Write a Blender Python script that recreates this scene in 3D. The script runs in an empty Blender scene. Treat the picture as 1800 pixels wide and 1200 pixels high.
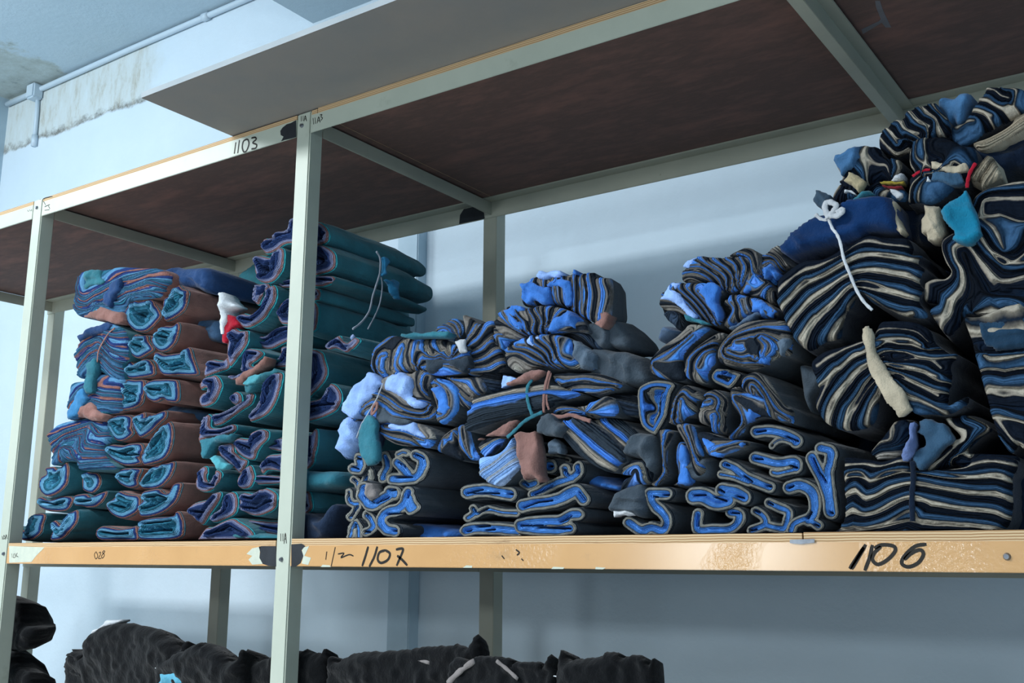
import bpy, bmesh, math, random
import numpy as np
from mathutils import Vector, Matrix

sc = bpy.context.scene
# ------------------------------------------------------------------ camera
CAM = np.array([1.793057, -1.669188, -0.048941]); YAW, PIT, ROL, FPX = 0.606752, 0.205793, 0.005657, 1862.392355
def cam_axes():
    cy, sy = math.cos(YAW), math.sin(YAW); cp, sp = math.cos(PIT), math.sin(PIT)
    f = np.array([-sy*cp, cy*cp, sp]); r = np.array([cy, sy, 0.]); u = np.cross(r, f)
    c, s = math.cos(ROL), math.sin(ROL)
    return c*r+s*u, c*u-s*r, f
AR, AU, AF = cam_axes()
cd = bpy.data.cameras.new('camera'); cam = bpy.data.objects.new('camera', cd); sc.collection.objects.link(cam)
cam.matrix_world = Matrix(((AR[0], AU[0], -AF[0], CAM[0]), (AR[1], AU[1], -AF[1], CAM[1]), (AR[2], AU[2], -AF[2], CAM[2]), (0, 0, 0, 1)))
cd.sensor_width = 36; cd.lens = FPX/1800*36; cd.clip_start = .05; cd.clip_end = 100
sc.camera = cam
cd.dof.use_dof = False
# ------------------------------------------------------------------ world, lights, exposure
sc.view_settings.view_transform = 'Standard'; sc.view_settings.look = 'None'
sc.view_settings.gamma = 1; sc.view_settings.use_curve_mapping = False
sc.view_settings.exposure = 0.0
w = bpy.data.worlds.new('world'); sc.world = w; w.use_nodes = True
w.node_tree.nodes['Background'].inputs[0].default_value = (.55, .78, 1.0, 1)
w.node_tree.nodes['Background'].inputs[1].default_value = .36
def area(name, loc, target, sx, sy, power, col):
    l = bpy.data.lights.new(name, 'AREA'); l.shape = 'RECTANGLE'; l.size = sx; l.size_y = sy; l.energy = power; l.color = col
    o = bpy.data.objects.new(name, l); sc.collection.objects.link(o); o.location = loc
    o.rotation_euler = (Vector(target)-Vector(loc)).to_track_quat('-Z', 'Y').to_euler()
    o['kind'] = 'helper'
    return o
area('ceiling_lamp_right', (1.7, -5.6, .80), (-.9, 1.0, .55), .9, .22, 50, (.84, .94, 1.0))
area('window_daylight', (-1.1, -5.1, .06), (-1.4, 1.0, .4), .9, .40, 23, (.82, .93, 1.0))
area('ceiling_lamp_left', (-2.75, -1.7, 1.98), (-1.8, 1.15, 1.9), 1.1, .25, 54, (.88, .96, 1.0))
area('floor_bounce_lamp', (-1.2, -3.7, 2.3), (-1.2, -3.7, 0), 2.2, 1.2, 400, (.93, .97, 1.0))  # unseen lamp, added so the floor bounces light up onto the undersides

def ray(x, y): return AF + AR*((x-900)/FPX) - AU*((y-600)/FPX)
def unpr(P, ax, v):
    """photo pixels -> points on the world plane axis=v"""
    P = np.asarray(P, float).reshape(-1, 2)
    D = AF[None] + AR[None]*((P[:, 0:1]-900)/FPX) - AU[None]*((P[:, 1:2]-600)/FPX)
    t = (v-CAM[ax])/D[:, ax]
    return CAM[None]+D*t[:, None]
# ------------------------------------------------------------------ materials
def srgb(h):
    if isinstance(h, str):
        c = [int(h[i:i+2], 16)/255 for i in (0, 2, 4)]
    else: c = list(h)
    return tuple((x/12.92 if x <= .04045 else ((x+.055)/1.055)**2.4) for x in c)+(1,)
class NT:
    def __init__(s, name, rough=.9, spec=.3):
        s.m = bpy.data.materials.new(name); s.m.use_nodes = True; s.t = s.m.node_tree; s.b = s.t.nodes['Principled BSDF']
        s.b.inputs['Roughness'].default_value = rough; s.b.inputs['Specular IOR Level'].default_value = spec
    def n(s, typ, **k):
        o = s.t.nodes.new(typ)
        for a, v in k.items():
            if a.startswith('i_'):
                o.inputs[int(a[2:]) if a[2:].isdigit() else a[2:]].default_value = v
            else: setattr(o, a, v)
        return o
    def l(s, a, ao, b, bi): s.t.links.new(a.outputs[ao], b.inputs[bi])
    def ramp(s, stops, interp='LINEAR'):
        r = s.n('ShaderNodeValToRGB'); r.color_ramp.interpolation = interp
        e = r.color_ramp.elements
        while len(e) > 1: e.remove(e[-1])
        e[0].position = stops[0][0]; e[0].color = stops[0][1]
        for p, c in stops[1:]:
            x = e.new(p); x.color = c
        return r
    def noise(s, scale, detail=4, rough=.6, vec=None, stretch=None):
        tc = s.n('ShaderNodeTexCoord'); mp = s.n('ShaderNodeMapping'); nz = s.n('ShaderNodeTexNoise')
        s.l(tc, 'Object', mp, 0); s.l(mp, 0, nz, 'Vector')
        if stretch: mp.inputs['Scale'].default_value = stretch
        nz.inputs['Scale'].default_value = scale; nz.inputs['Detail'].default_value = detail; nz.inputs['Roughness'].default_value = rough
        return nz
    def mix(s, a, b, fac):
        m = s.n('ShaderNodeMix', data_type='RGBA')
        for src, i in ((a, 6), (b, 7)):
            if isinstance(src, tuple) and not isinstance(src[0], float): s.t.links.new(src[0].outputs[src[1]], m.inputs[i])
            else: m.inputs[i].default_value = src
        if isinstance(fac, tuple): s.t.links.new(fac[0].outputs[fac[1]], m.inputs[0])
        else: m.inputs[0].default_value = fac
        return m
    def math(s, op, a, b=None, clamp=False):
        m = s.n('ShaderNodeMath', operation=op, use_clamp=clamp)
        for i, v in enumerate((a, b)):
            if v is None: continue
            if isinstance(v, tuple): s.t.links.new(v[0].outputs[v[1]], m.inputs[i])
            else: m.inputs[i].default_value = v
        return m
    def bump(s, src, so, strength=.3, dist=.002):
        b = s.n('ShaderNodeBump'); b.inputs['Strength'].default_value = strength; b.inputs['Distance'].default_value = dist
        s.l(src, so, b, 'Height'); s.l(b, 0, s.b, 'Normal')
    def col(s, src, so): s.l(src, so, s.b, 'Base Color')

def mottled(name, c1, c2, scale=6, rough=.6, spec=.4, bump=.15, bscale=60, stretch=None, detail=6, metal=0):
    k = NT(name, rough, spec); nz = k.noise(scale, detail, .65, stretch=stretch)
    r = k.ramp([(.35, srgb(c1)), (.65, srgb(c2))]); k.l(nz, 0, r, 0); k.col(r, 0)
    if bump:
        n2 = k.noise(bscale, 3); k.bump(n2, 0, bump, .002)
    k.b.inputs['Metallic'].default_value = metal
    return k.m
COLN = dict(br='brown', bb='bright blue', nb='navy', tc='teal', td='dark teal', lv='pale lavender', sb2='slate blue', wh='white', rd='red', cy='pale cyan',
            gy='grey', bt='turquoise', ru='dusty rose brown', ns='dark navy', tp='taupe', bl='cornflower blue', gy2='grey blue', lb1='pale blue', wg='off-white',
            du='dark', ch='charcoal', sg='grey blue', cm='cream', sb3='steel blue', nb2='dark navy', sg2='grey blue', cm2='tan', ye='mustard', rd2='dark red', dt='dark slate',
            nb3='royal navy', lv2='lavender', sg3='dark slate blue', bk1='black', cy2='cyan', tb='bright teal', bd='deep blue')
COL = dict(br='8f6962', bb='3a80b4', nb='21406c', tc='2f6f80', td='31717f', lv='8ea5cf', sb2='3a5878', wh='d4dde4', rd='a3142c', cy='4fa0ae',
           gy='9aa3b0', bt='2f7fac', ru='8a6862', ns='26364e', tp='85807f', bl='3c78cc', gy2='586a7c', lb1='93b6f0', wg='c0c6cc',
           du='2e3a46', ch='434f5a', sg='4e6480', cm='b3a994', sb3='3f6a94', nb2='0a1b30', sg2='355570', cm2='ab9f80', ye='8f8030', rd2='6d1a22', dt='33485a',
           nb3='062e5c', lv2='6276a6', sg3='1b3850', bk1='06090d', cy2='5aa3be', tb='157a9c', bd='1c4a94')
def cloth(name, hexc):
    k = NT('cloth_'+name, .92, .15)
    c = srgb(hexc); d = tuple(x*.72 for x in c[:3])+(1,); e = tuple(min(1, x*1.15) for x in c[:3])+(1,)
    nz = k.noise(14, 5); r = k.ramp([(.3, d), (.7, e)]); k.l(nz, 0, r, 0); k.col(r, 0)
    n2 = k.noise(22, 6, .55, stretch=(1.6, .5, 1.4)); n3 = k.noise(420, 2)
    a = k.math('MULTIPLY', (n3, 0), .12); s = k.math('ADD', (n2, 0), (a, 0)); k.bump(s, 0, .6, .014)
    k.b.inputs['Sheen Weight'].default_value = .12; k.b.inputs['Sheen Roughness'].default_value = .5
    return k.m
MC = {}
def C_(n):
    if n not in MC: MC[n] = cloth(COLN[n].replace(' ', '_')+'_'+n, COL[n])
    return MC[n]
BLK = '1c242e'; TAU = '6f6c68'; BEI = '8f8f88'; BLU = '3f82d4'; DBL = '2452a0'; LBL = '6d9df0'; GRB = '56687e'
ED = {  # colour of the layers at a cut end; (repeat period, stops)
 'rt': (0, [(.0, '255462'), (.018, '255462'), (.026, '85605a'), (.068, '85605a'), (.08, '24396e'), (.12, '24396e'), (.14, '5a94ba'), (.235, '6ba6ca'), (.265, '22586e'), (.35, '2f7692'), (.40, '4a8cae'), (.46, '1d5a74'), (.58, '2f6f8c'), (.66, '134458'), (.85, '103c4c'), (1, '2f7290')]),
 'tt': (0, [(.0, '2a8a98'), (.025, '2f98a4'), (.045, '8c6a6c'), (.085, '8c6a6c'), (.105, '8a93b6'), (.165, '7c86ac'), (.195, '2a3f70'), (.34, '223762'), (.42, '31466f'), (.55, '16294c'), (.7, '2b3f6a'), (1, '0f1f3c')]),
 'bk': (0, [(.0, '2c3640'), (.04, '2c3640'), (.052, '8a8c88'), (.10, 'a9aba4'), (.135, '9a9b94'), (.15, '5a6068'), (.18, '48607e'), (.205, '4488de'), (.32, '5c9df2'), (.42, '2f66c4'), (1, '3a74d2')]),
 'bd': (0, [(.0, BLK), (.035, BLK), (.055, BEI), (.12, 'a09f96'), (.15, '5a6472'), (.18, BLU), (.27, '4a86e6'), (.30, BLK), (.345, BLK), (.37, BEI), (.43, BEI), (.47, BLU), (.62, '2f66c4'), (.75, '17397c'), (1, '1b4894')]),
 'sl': (.5, [(0, '8a625c'), (.07, '8a625c'), (.10, '24396e'), (.24, '24396e'), (.28, '5488b0'), (.46, '4f7fa2'), (.50, '24506c'), (.62, '2f7088'), (.66, '203660'), (.78, '416e94'), (.90, '386484'), (.94, '223a66'), (.97, '8a625c')]),
 'sb': (1, [(0, BLK), (.07, BLK), (.11, TAU), (.26, '827f7a'), (.34, BEI), (.43, 'a09f96'), (.46, '4a4e54'), (.50, '3b4650'), (.54, '4a6a9a'), (.60, BLU), (.76, '5a8eea'), (.84, BLU), (.89, '5b6470'), (.93, TAU), (.96, BLK), (1, BLK)]),
 'st': (1, [(0, BLK), (.15, BLK), (.2, BEI), (.5, 'a09f96'), (.6, TAU), (.72, BLU), (.9, LBL), (.95, BLK)]),
 'tk': (2, [(0, '28323c'), (.05, '28323c'), (.09, 'a59f94'), (.19, '8f8b84'), (.22, '596878'), (.33, '4a6488'), (.36, '3f7de0'), (.47, '4f8ae8'), (.50, '2c3742'), (1, '2c3742')]),
 'lb': (1, [(0, '7fb0f4'), (.3, '9cc2f6'), (.5, 'c0ccd4'), (.75, 'aebccb'), (1, '7fb0f4')]),
 'du': (1, [(0, '10161e'), (.2, '10161e'), (.3, '3b444e'), (.5, '4a5058'), (.6, '26303c'), (.8, '35465c'), (1, '10161e')]),
 'nv': (1, [(0, 'a8a294'), (.04, '8d877c'), (.065, '0a1422'), (.20, '08121f'), (.32, '0b1c30'), (.40, '060c15'), (.58, '07111d'), (.64, '11283f'), (.70, '2c4c6c'), (.80, '395c80'), (.87, '233e58'), (.92, '101c2a'), (.955, '6f6a60'), (.97, 'a39d90'), (1, 'aaa496')]),
 'nd': (1, [(0, '93908a'), (.05, '8a8478'), (.08, '0a1422'), (.3, '13283e'), (.5, '0a1422'), (.7, '1c3a56'), (.9, '101c2a'), (.96, '93908a')]),
 'cr': (1, [(0, '5f584e'), (.12, 'aaa08c'), (.88, 'b4aa96'), (1, '5f584e')]),
}
WRAP = dict(rt='td', tt='td', rb='br', bk='ch', bd='ch', nv='nb2', cm='cm')
def edge_mat(p):
    key = 'edge_'+p
    if key in MC: return MC[key]
    per, stops = ED[p]
    k = NT('layered_edges_'+p, .93, .12)
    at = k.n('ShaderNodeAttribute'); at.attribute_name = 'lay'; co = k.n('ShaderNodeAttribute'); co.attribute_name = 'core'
    nz = k.noise(55, 3)
    j = k.math('MULTIPLY', k_sub(k, nz), .05 if per else .03)
    lay = k.math('ADD', (at, 'Fac'), (j, 0))
    src = lay
    if per:
        a = k.math('DIVIDE', (lay, 0), float(per)); src = k.math('FRACT', (a, 0))
    r = k.ramp([(q, srgb(c)) for q, c in stops]); k.l(src, 0, r, 0)
    n2 = k.noise(160, 3); v = k.ramp([(.25, (.62, .62, .62, 1)), (.7, (1.1, 1.1, 1.1, 1))]); k.l(n2, 0, v, 0)
    mm = k.n('ShaderNodeMix', data_type='RGBA', blend_type='MULTIPLY'); mm.inputs[0].default_value = .55
    k.l(r, 0, mm, 6); k.l(v, 0, mm, 7)
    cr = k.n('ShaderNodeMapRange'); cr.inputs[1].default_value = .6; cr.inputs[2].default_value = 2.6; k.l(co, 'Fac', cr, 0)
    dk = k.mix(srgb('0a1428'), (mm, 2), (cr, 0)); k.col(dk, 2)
    f = k.math('MULTIPLY', (at, 'Fac'), 70. if per else 190.); sn = k.math('SINE', (f, 0)); sm = k.math('MULTIPLY', (sn, 0), .35)
    n3 = k.noise(90, 4); s = k.math('ADD', (sm, 0), (n3, 0)); k.bump(s, 0, .8, .005)
    MC[key] = k.m; return k.m
def k_sub(k, nz):
    m = k.math('SUBTRACT', (nz, 0), .5); return (m, 0)

# ------------------------------------------------------------------ mesh helpers
def link_mesh(name, V, F, mat, parent=None, smooth=True, attrs=None):
    me = bpy.data.meshes.new(name); me.from_pydata([tuple(map(float, v)) for v in V], [], [tuple(map(int, f)) for f in F])
    if attrs:
        for a, vals in attrs.items():
            at = me.attributes.new(a, 'FLOAT', 'POINT'); at.data.foreach_set('value', np.asarray(vals, dtype=np.float32))
    if smooth: me.polygons.foreach_set('use_smooth', [True]*len(me.polygons))
    me.materials.append(mat); me.update()
    o = bpy.data.objects.new(name, me); sc.collection.objects.link(o)
    if parent: o.parent = parent
    return o
def box_mesh(name, lo, hi, mat, parent=None, bev=.0):
    bm = bmesh.new(); bmesh.ops.create_cube(bm, size=1)
    for v in bm.verts: v.co = Vector([lo[i]+(v.co[i]+.5)*(hi[i]-lo[i]) for i in range(3)])
    if bev: bmesh.ops.bevel(bm, geom=bm.edges[:], offset=bev, segments=2, affect='EDGES')
    me = bpy.data.meshes.new(name); bm.to_mesh(me); bm.free(); me.materials.append(mat)
    o = bpy.data.objects.new(name, me); sc.collection.objects.link(o)
    if parent: o.parent = parent
    return o
def lbeam(name, prof, axis, a, b, mat, parent=None, bev=.0015):
    """extrude a closed profile (list of 2D points) along an axis from a to b"""
    bm = bmesh.new(); n = len(prof); vs = []
    for t in (a, b):
        for p in prof:
            co = [0, 0, 0]; o = [i for i in range(3) if i != axis]; co[axis] = t; co[o[0]] = p[0]; co[o[1]] = p[1]; vs.append(bm.verts.new(co))
    bm.faces.new(vs[:n]); bm.faces.new(vs[n:][::-1])
    for i in range(n): bm.faces.new((vs[i], vs[(i+1) % n], vs[n+(i+1) % n], vs[n+i]))
    bmesh.ops.recalc_face_normals(bm, faces=bm.faces[:])
    if bev: bmesh.ops.bevel(bm, geom=bm.edges[:], offset=bev, segments=2, affect='EDGES')
    me = bpy.data.meshes.new(name); bm.to_mesh(me); bm.free(); me.materials.append(mat)
    o = bpy.data.objects.new(name, me); sc.collection.objects.link(o)
    if parent: o.parent = parent
    return o
def empty(name, loc=(0, 0, 0)):
    e = bpy.data.objects.new(name, None); sc.collection.objects.link(e); e.empty_display_size = .05
    return e
def tag(o, label, cat, group=None, kind=None):
    if label: o['label'] = label
    if cat: o['category'] = cat
    if group: o['group'] = group
    if kind: o['kind'] = kind
    return o
RNG = np.random.RandomState(5); TAB = RNG.rand(64, 64)
def vn(x, y):
    xi = np.floor(x).astype(int); yi = np.floor(y).astype(int); fx = x-xi; fy = y-yi
    fx = fx*fx*(3-2*fx); fy = fy*fy*(3-2*fy)
    g = lambda a, b: TAB[a % 64, b % 64]
    return ((g(xi, yi)*(1-fx)+g(xi+1, yi)*fx)*(1-fy)+(g(xi, yi+1)*(1-fx)+g(xi+1, yi+1)*fx)*fy)*2-1
def catmull(P, closed, n=6):
    P = np.asarray(P, float); N = len(P); out = []
    rng = range(N if closed else N-1)
    for i in rng:
        p1, p2 = P[i], P[(i+1) % N]
        p0 = P[(i-1) % N] if closed or i > 0 else 2*p1-p2
        p3 = P[(i+2) % N] if closed or i < N-2 else 2*p2-p1
        for t in np.arange(n)/n:
            out.append(.5*((2*p1)+(-p0+p2)*t+(2*p0-5*p1+4*p2-p3)*t*t+(-p0+3*p1-3*p2+p3)*t**3))
    if not closed: out.append(P[-1])
    return np.array(out)
def frayed(P, seed):
    L = []
    for i in range(len(P)):
        a, b = P[i], P[(i+1) % len(P)]; n = max(1, int(np.linalg.norm(b-a)/3.5))
        for k in range(n): L.append(a+(b-a)*k/n)
    L = np.array(L); t = np.roll(L, -1, 0)-np.roll(L, 1, 0); t /= np.linalg.norm(t, axis=1, keepdims=True)+1e-9
    r = np.random.RandomState(int(seed*100)).rand(len(L))
    return L+np.stack([t[:, 1], -t[:, 0]], 1)*((r-.4)*3.2)[:, None]
def ragged(P, seed):
    out = []
    for i in range(len(P)):
        a, b = P[i], P[(i+1) % len(P)]; n = max(1, int(np.linalg.norm(b-a)/4)); d = (b-a)/(np.linalg.norm(b-a)+1e-9); nn = np.array([-d[1], d[0]])
        for k in range(n):
            t = k/n; out.append(a+(b-a)*t+nn*(.7*math.sin(5.1*i+2.3*k+seed)+(3.2*math.sin(math.pi*t)*math.sin(i*2.1+seed) if n > 3 else 0)))
    return np.array(out)
def dseg(P, L, closed):
    A = L; B = np.roll(L, -1, 0)
    if not closed: A = A[:-1]; B = B[:-1]
    best = np.full(len(P), 1e9)
    for a, b in zip(A, B):
        ab = b-a; q = (ab*ab).sum()
        if q < 1e-9: continue
        t = np.clip(((P-a)@ab)/q, 0, 1); d = P-a-t[:, None]*ab
        best = np.minimum(best, (d*d).sum(1))
    return np.sqrt(best)
def inside(P, L):
    c = np.zeros(len(P), bool); x, y = P[:, 0], P[:, 1]; n = len(L)
    for i in range(n):
        x1, y1 = L[i]; x2, y2 = L[(i+1) % n]
        if y1 == y2: continue
        k = ((y1 > y) != (y2 > y)) & (x < (x2-x1)*(y-y1)/(y2-y1)+x1); c ^= k
    return c
def front(ins, bbox, h):
    """grid mesh of the region where ins(P) > 0, its rim snapped to the outline"""
    x0, y0, x1, y1 = bbox
    nx = int((x1-x0)/h)+3; ny = int((y1-y0)/h)+3
    gx = x0-h+np.arange(nx)*h; gy = y0-h+np.arange(ny)*h
    X, Y = np.meshgrid(gx, gy); P = np.stack([X.ravel(), Y.ravel()], 1); v = ins(P)
    idx = np.arange(nx*ny).reshape(ny, nx)
    q = np.stack([idx[:-1, :-1], idx[1:, :-1], idx[1:, 1:], idx[:-1, 1:]], -1).reshape(-1, 4)
    pos = (v[q] > 0).sum(1); q = q[pos >= 2]
    used = np.unique(q); rem = np.full(nx*ny, -1); rem[used] = np.arange(len(used)); q = rem[q]; P = P[used].copy(); v = v[used]
    for _ in range(3):
        o = v < 0
        if not o.any(): break
        Q = P[o]; e = .4
        g = np.stack([(ins(Q+[e, 0])-ins(Q-[e, 0]))/(2*e), (ins(Q+[0, e])-ins(Q-[0, e]))/(2*e)], 1)
        g /= np.maximum(np.linalg.norm(g, axis=1, keepdims=True), .3)
        P[o] = Q+g*(-v[o])[:, None]; v[o] = ins(P[o]); v[o] = np.where(np.abs(v[o]) < .25, 0, v[o])
    return P, q
def rim_edges(q):
    e = np.concatenate([q[:, [0, 1]], q[:, [1, 2]], q[:, [2, 3]], q[:, [3, 0]]]); k = np.sort(e, 1)
    key = k[:, 0].astype(np.int64)*10**7+k[:, 1]; u, inv, cnt = np.unique(key, return_inverse=True, return_counts=True)
    return e[cnt[inv.ravel()] == 1]

def plane_of(s):
    return (0, float(s[1:])) if s[0] == 'X' else (1, float(s))
def solid(name_front, name_body, mats, parent, P, q, v, yoff, pl, depth, lay=None, core=None, seed=0, zmin=.002, one=False, taper=.0):
    """front relief at a world plane plus a wrapped body running back from its rim"""
    ax, val = pl; W = unpr(P, ax, val); W[:, ax] += yoff*(1 if ax == 1 else -1)
    sgn = 1 if ax == 1 else -1
    W[:, 2] = np.maximum(W[:, 2], zmin)
    E = rim_edges(q); bv = np.unique(E); m = {b: i for i, b in enumerate(bv)}
    nb = [[] for _ in bv]
    for a, b in E: nb[m[a]].append(m[b]); nb[m[b]].append(m[a])
    n0 = np.array([x[0] for x in nb]); n1 = np.array([x[-1] for x in nb])
    ring = W[bv].copy(); base = ring.copy(); cen = ring.mean(0)
    K = max(3, int(depth/.045)) if depth > .06 else 2
    V = [W[bv]]; F = []
    e2 = np.array([[m[a], m[b]] for a, b in E]); nv = len(bv)
    o2 = 0 if ax == 1 else 1
    for j in range(1, K+1):
        t = j/K
        for _ in range(2 if K > 2 else 1): ring = .5*ring+.25*(ring[n0]+ring[n1])
        d = ring-cen; d[:, ax] = 0; L = np.linalg.norm(d, axis=1, keepdims=True)+1e-6
        r2 = ring.copy()
        if K > 2:
            ang = np.arctan2(d[:, 2], d[:, o2])
            r2 += d/L*(.004*math.sin(math.pi*min(1, t*1.1))+.003*vn(ang*1.5+seed*3.1, np.full(nv, t*5+seed))[:, None])
            if t > .82: r2 = r2-d*(.10+.8*(t-.82))
            r2 = r2-d*taper*t**1.7
        r2[:, ax] = val+sgn*depth*t
        if K == 2: r2[:, ax] = base[:, ax]+sgn*depth*t; r2 -= d*.01*t
        r2[:, 2] = np.maximum(r2[:, 2], zmin)
        V.append(r2)
    for j in range(K):
        for a, b in e2: F.append((j*nv+b, j*nv+a, (j+1)*nv+a, (j+1)*nv+b))
    V = np.concatenate(V)
    if one:
        nW = len(W); F = [tuple(x+nW for x in f) for f in F]
        o = link_mesh(name_front, np.concatenate([W, V]), [tuple(x) for x in q]+F, mats[0], parent)
        cap(o, True); return o
    f = link_mesh(name_front, W, q, mats[0], parent, attrs={'lay': lay, 'core': core})
    b = link_mesh(name_body, V, F, mats[1], parent); cap(b, False, val+sgn*depth, ax)
    return f, b
def cap(o, merge, at=None, ax=1):
    bm = bmesh.new(); bm.from_mesh(o.data)
    if merge: bmesh.ops.remove_doubles(bm, verts=bm.verts[:], dist=1e-6)
    be = [e for e in bm.edges if len(e.link_faces) == 1]
    if at is not None: be = [e for e in be if all(abs(v.co[ax]-at) < 1e-4 for v in e.verts)]
    if be: bmesh.ops.holes_fill(bm, edges=be, sides=0)
    if merge: bmesh.ops.recalc_face_normals(bm, faces=bm.faces[:])
    for f in bm.faces: f.smooth = True
    bm.to_mesh(o.data); bm.free()
def pts(s, T): return np.array([[T[0]+float(a)/T[2], T[1]+float(b)/T[2]] for a, b in (p.split(',') for p in s.split())])
def tube(name, L, rad, pl, mat, parent, flat=.6, zmin=-.9):
    ax, val = pl; L = catmull(L, False, 5); W = unpr(L, ax, val)
    r = rad*np.mean((W-CAM)@AF)/FPX
    T = np.gradient(W, axis=0); T /= np.linalg.norm(T, axis=1, keepdims=True)+1e-9
    A = np.zeros(3); A[ax] = 1; V = []; F = []; n = 10
    for i in range(len(W)):
        s = np.cross(T[i], A); s /= np.linalg.norm(s)+1e-9
        rr = r*(1+.12*math.sin(i*1.7)); 
        for k in range(n):
            a = 2*math.pi*k/n; V.append(W[i]+s*math.cos(a)*rr+A*math.sin(a)*rr*flat)
    for i in range(len(W)-1):
        for k in range(n): F.append((i*n+k, i*n+(k+1) % n, (i+1)*n+(k+1) % n, (i+1)*n+k))
    F.append(tuple(range(n))[::-1]); F.append(tuple((len(W)-1)*n+k for k in range(n)))
    return link_mesh(name, V, F, mat, parent)

def build_item(line, T, group, parent, seed):
    fs = [x.strip() for x in line.split('|')]
    part = line[0] == '+'; hd = fs[0].lstrip('+').split(); kind, pal, y0, dep = hd[:4]; ex = hd[4:] ; pl = plane_of(y0)
    text = fs[-1]
    if part: name, label = text, None
    else:
        name, label = [x.strip() for x in text.split(':', 1)]
    zmin = -.498 if 'z' in ex else .002
    if part and parent is not None and parent.get('_z'): zmin = -.498
    if kind == 't':
        o = tube(name, pts(fs[1], T), float(dep)/T[2], pl, C_(pal), parent); 
        o['label'] = COLN[pal]+' '+name.replace('_', ' '); return parent
    if kind == 'k':
        strokes = []
        for s in fs[1].split(';'):
            r, p = s.split(':'); strokes.append((float(r)*1.17/T[2], catmull(pts(p, T), False, 4)))
        ins = lambda P: np.max([r-dseg(P, L, False) for r, L in strokes], axis=0)
        al = np.concatenate([np.concatenate([L-r, L+r]) for r, L in strokes])
    else:
        out = frayed(catmull(pts(fs[1], T), True, 6), seed) if pal == 'bk1' and not part else catmull(pts(fs[1], T), True, 4) if not (kind == 'c' and float(dep) < .06) else ragged(pts(fs[1], T), seed)
        ins = lambda P: dseg(P, out, True)*np.where(inside(P, out), 1, -1)
        al = out
    bb = [al[:, 0].min(), al[:, 1].min(), al[:, 0].max(), al[:, 1].max()]
    size = max(bb[2]-bb[0], bb[3]-bb[1])
    h = 1.7 if kind != 'c' else (2.6 if pal == 'bk1' else max(2.0, min(6, size/22)))
    P, q = front(ins, bb, h); v = np.maximum(ins(P), 0)
    W = unpr(P, pl[0], pl[1]); wx = W[:, 0 if pl[0] == 1 else 1]; wz = W[:, 2]
    if not part and pl[0] == 1 and pl[1] < .07:  # what passes behind a front post stands clear of it
        for px in (0, -1.116):
            if wx.min() < px+.049 and wx.max() > px-.003:
                pl = (1, .07 if kind != 'c' else .08); W = unpr(P, *pl); wx = W[:, 0]; wz = W[:, 2]; break
    und = .006*vn(wx*9+seed, wz*9)+.003*vn(wx*24+seed, wz*24)
    if kind == 'c':
        depth = float(dep); thin = depth < .06
        w = 3.5 if thin else min(14, size*.22); t = np.clip(v/w, 0, 1)
        amp = .004 if thin else min(.02, .012+depth*.05)
        a_ = seed*1.7; u_ = wx*math.cos(a_)+wz*math.sin(a_); w_ = -wx*math.sin(a_)+wz*math.cos(a_)
        fold = 1-np.abs(vn(u_*34+1.5*vn(wx*9, wz*9), w_*8+seed)); fold2 = 1-np.abs(vn(w_*22+seed, u_*7+2*vn(wx*6, wz*6)))
        A2 = min(.011, depth*.35) if thin else (.002 if pal == 'bk1' else .014)
        yo = (.018*vn(wx*8+seed, wz*8)*t if pal == 'bk1' else 0)-amp*np.sqrt(1-(1-t)**2)-A2*(fold**3)*np.clip(v/6, .25, 1)-A2*.7*(fold2**4)*np.clip(v/6, .2, 1)+.004*vn(wx*60, wz*60+seed)*np.clip(v/4, 0, 1)
        o = solid(name, None, [C_(pal)], parent if part else None, P, q, v, yo, pl, depth, seed=seed, zmin=zmin, one=True, taper=.55 if pal == 'bk1' else .28)
        if part: o['label'] = COLN[pal]+' '+name.replace('_', ' '); return parent
        cat = {'plastic_bag': 'plastic bag', 'cloth_rag': 'rag', 'cloth_scrap': 'cloth scrap'}.get(name, 'cloth bundle')
        tag(o, label, cat, group)
        if zmin < 0: o['_z'] = 1
        return o
    core = np.full(len(P), 99.)
    if kind in 'ok':
        sl = [pts(s, T) for s in fs[2].split(';')] if fs[2] else []
        for s in sl: core = np.minimum(core, dseg(P, s, False))
        lay = v/40
        if kind == 'o':
            hw = np.clip((v-11)/9, 0, 1)
            lay = lay+hw*(.20*vn(wx*30+seed, wz*30)+.08*vn(wx*70, wz*70+seed))
            near = np.clip(1-core/7, 0, 1); lay = lay*(1-near*.5)+near*.5*.34
            yo = und+.022*np.clip((v-10)/12, 0, 1)**1.5+.010*hw*vn(wx*40+seed, wz*36)
            yo -= .010*np.clip(1-np.abs(core-4)/4, 0, 1)
            yo += .016*np.exp(-(core/1.6)**2)
            core = core+.4
        else:
            lay = lay+.018*vn(wx*60, wz*60+seed)
            yo = und+.014*np.exp(-(core/1.8)**2)+.008*np.clip((v-4.5)/8, 0, 1)+.003*vn(wx*80, wz*80)
        yo += .009*np.exp(-v/2.2)
        yo += .0012*np.sin(v*2.2)
        mp = {'rb': 'rt'}.get(pal, pal); wrap = C_(WRAP[pal])
    else:
        gs = []
        for i, s in enumerate(fs[2].split(';')):
            val = float(i)
            if ':' in s: a, s = s.split(':'); val = float(a)
            gs.append((val, dseg(P, catmull(pts(s, T), False, 4), False)+.6))
        D = np.stack([d for _, d in gs]); val = np.array([a for a, _ in gs])
        d2 = np.sort(D, 0)[1] if len(gs) > 1 else D[0]
        wgt = np.exp(-.8*(D/d2)**4)/D
        lay = (wgt*val[:, None]).sum(0)/wgt.sum(0)
        lay = lay+.035*vn(wx*18+seed, wz*18)+.014*vn(wx*60, wz*60+seed)
        per = ED[pal][0] or 1
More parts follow.
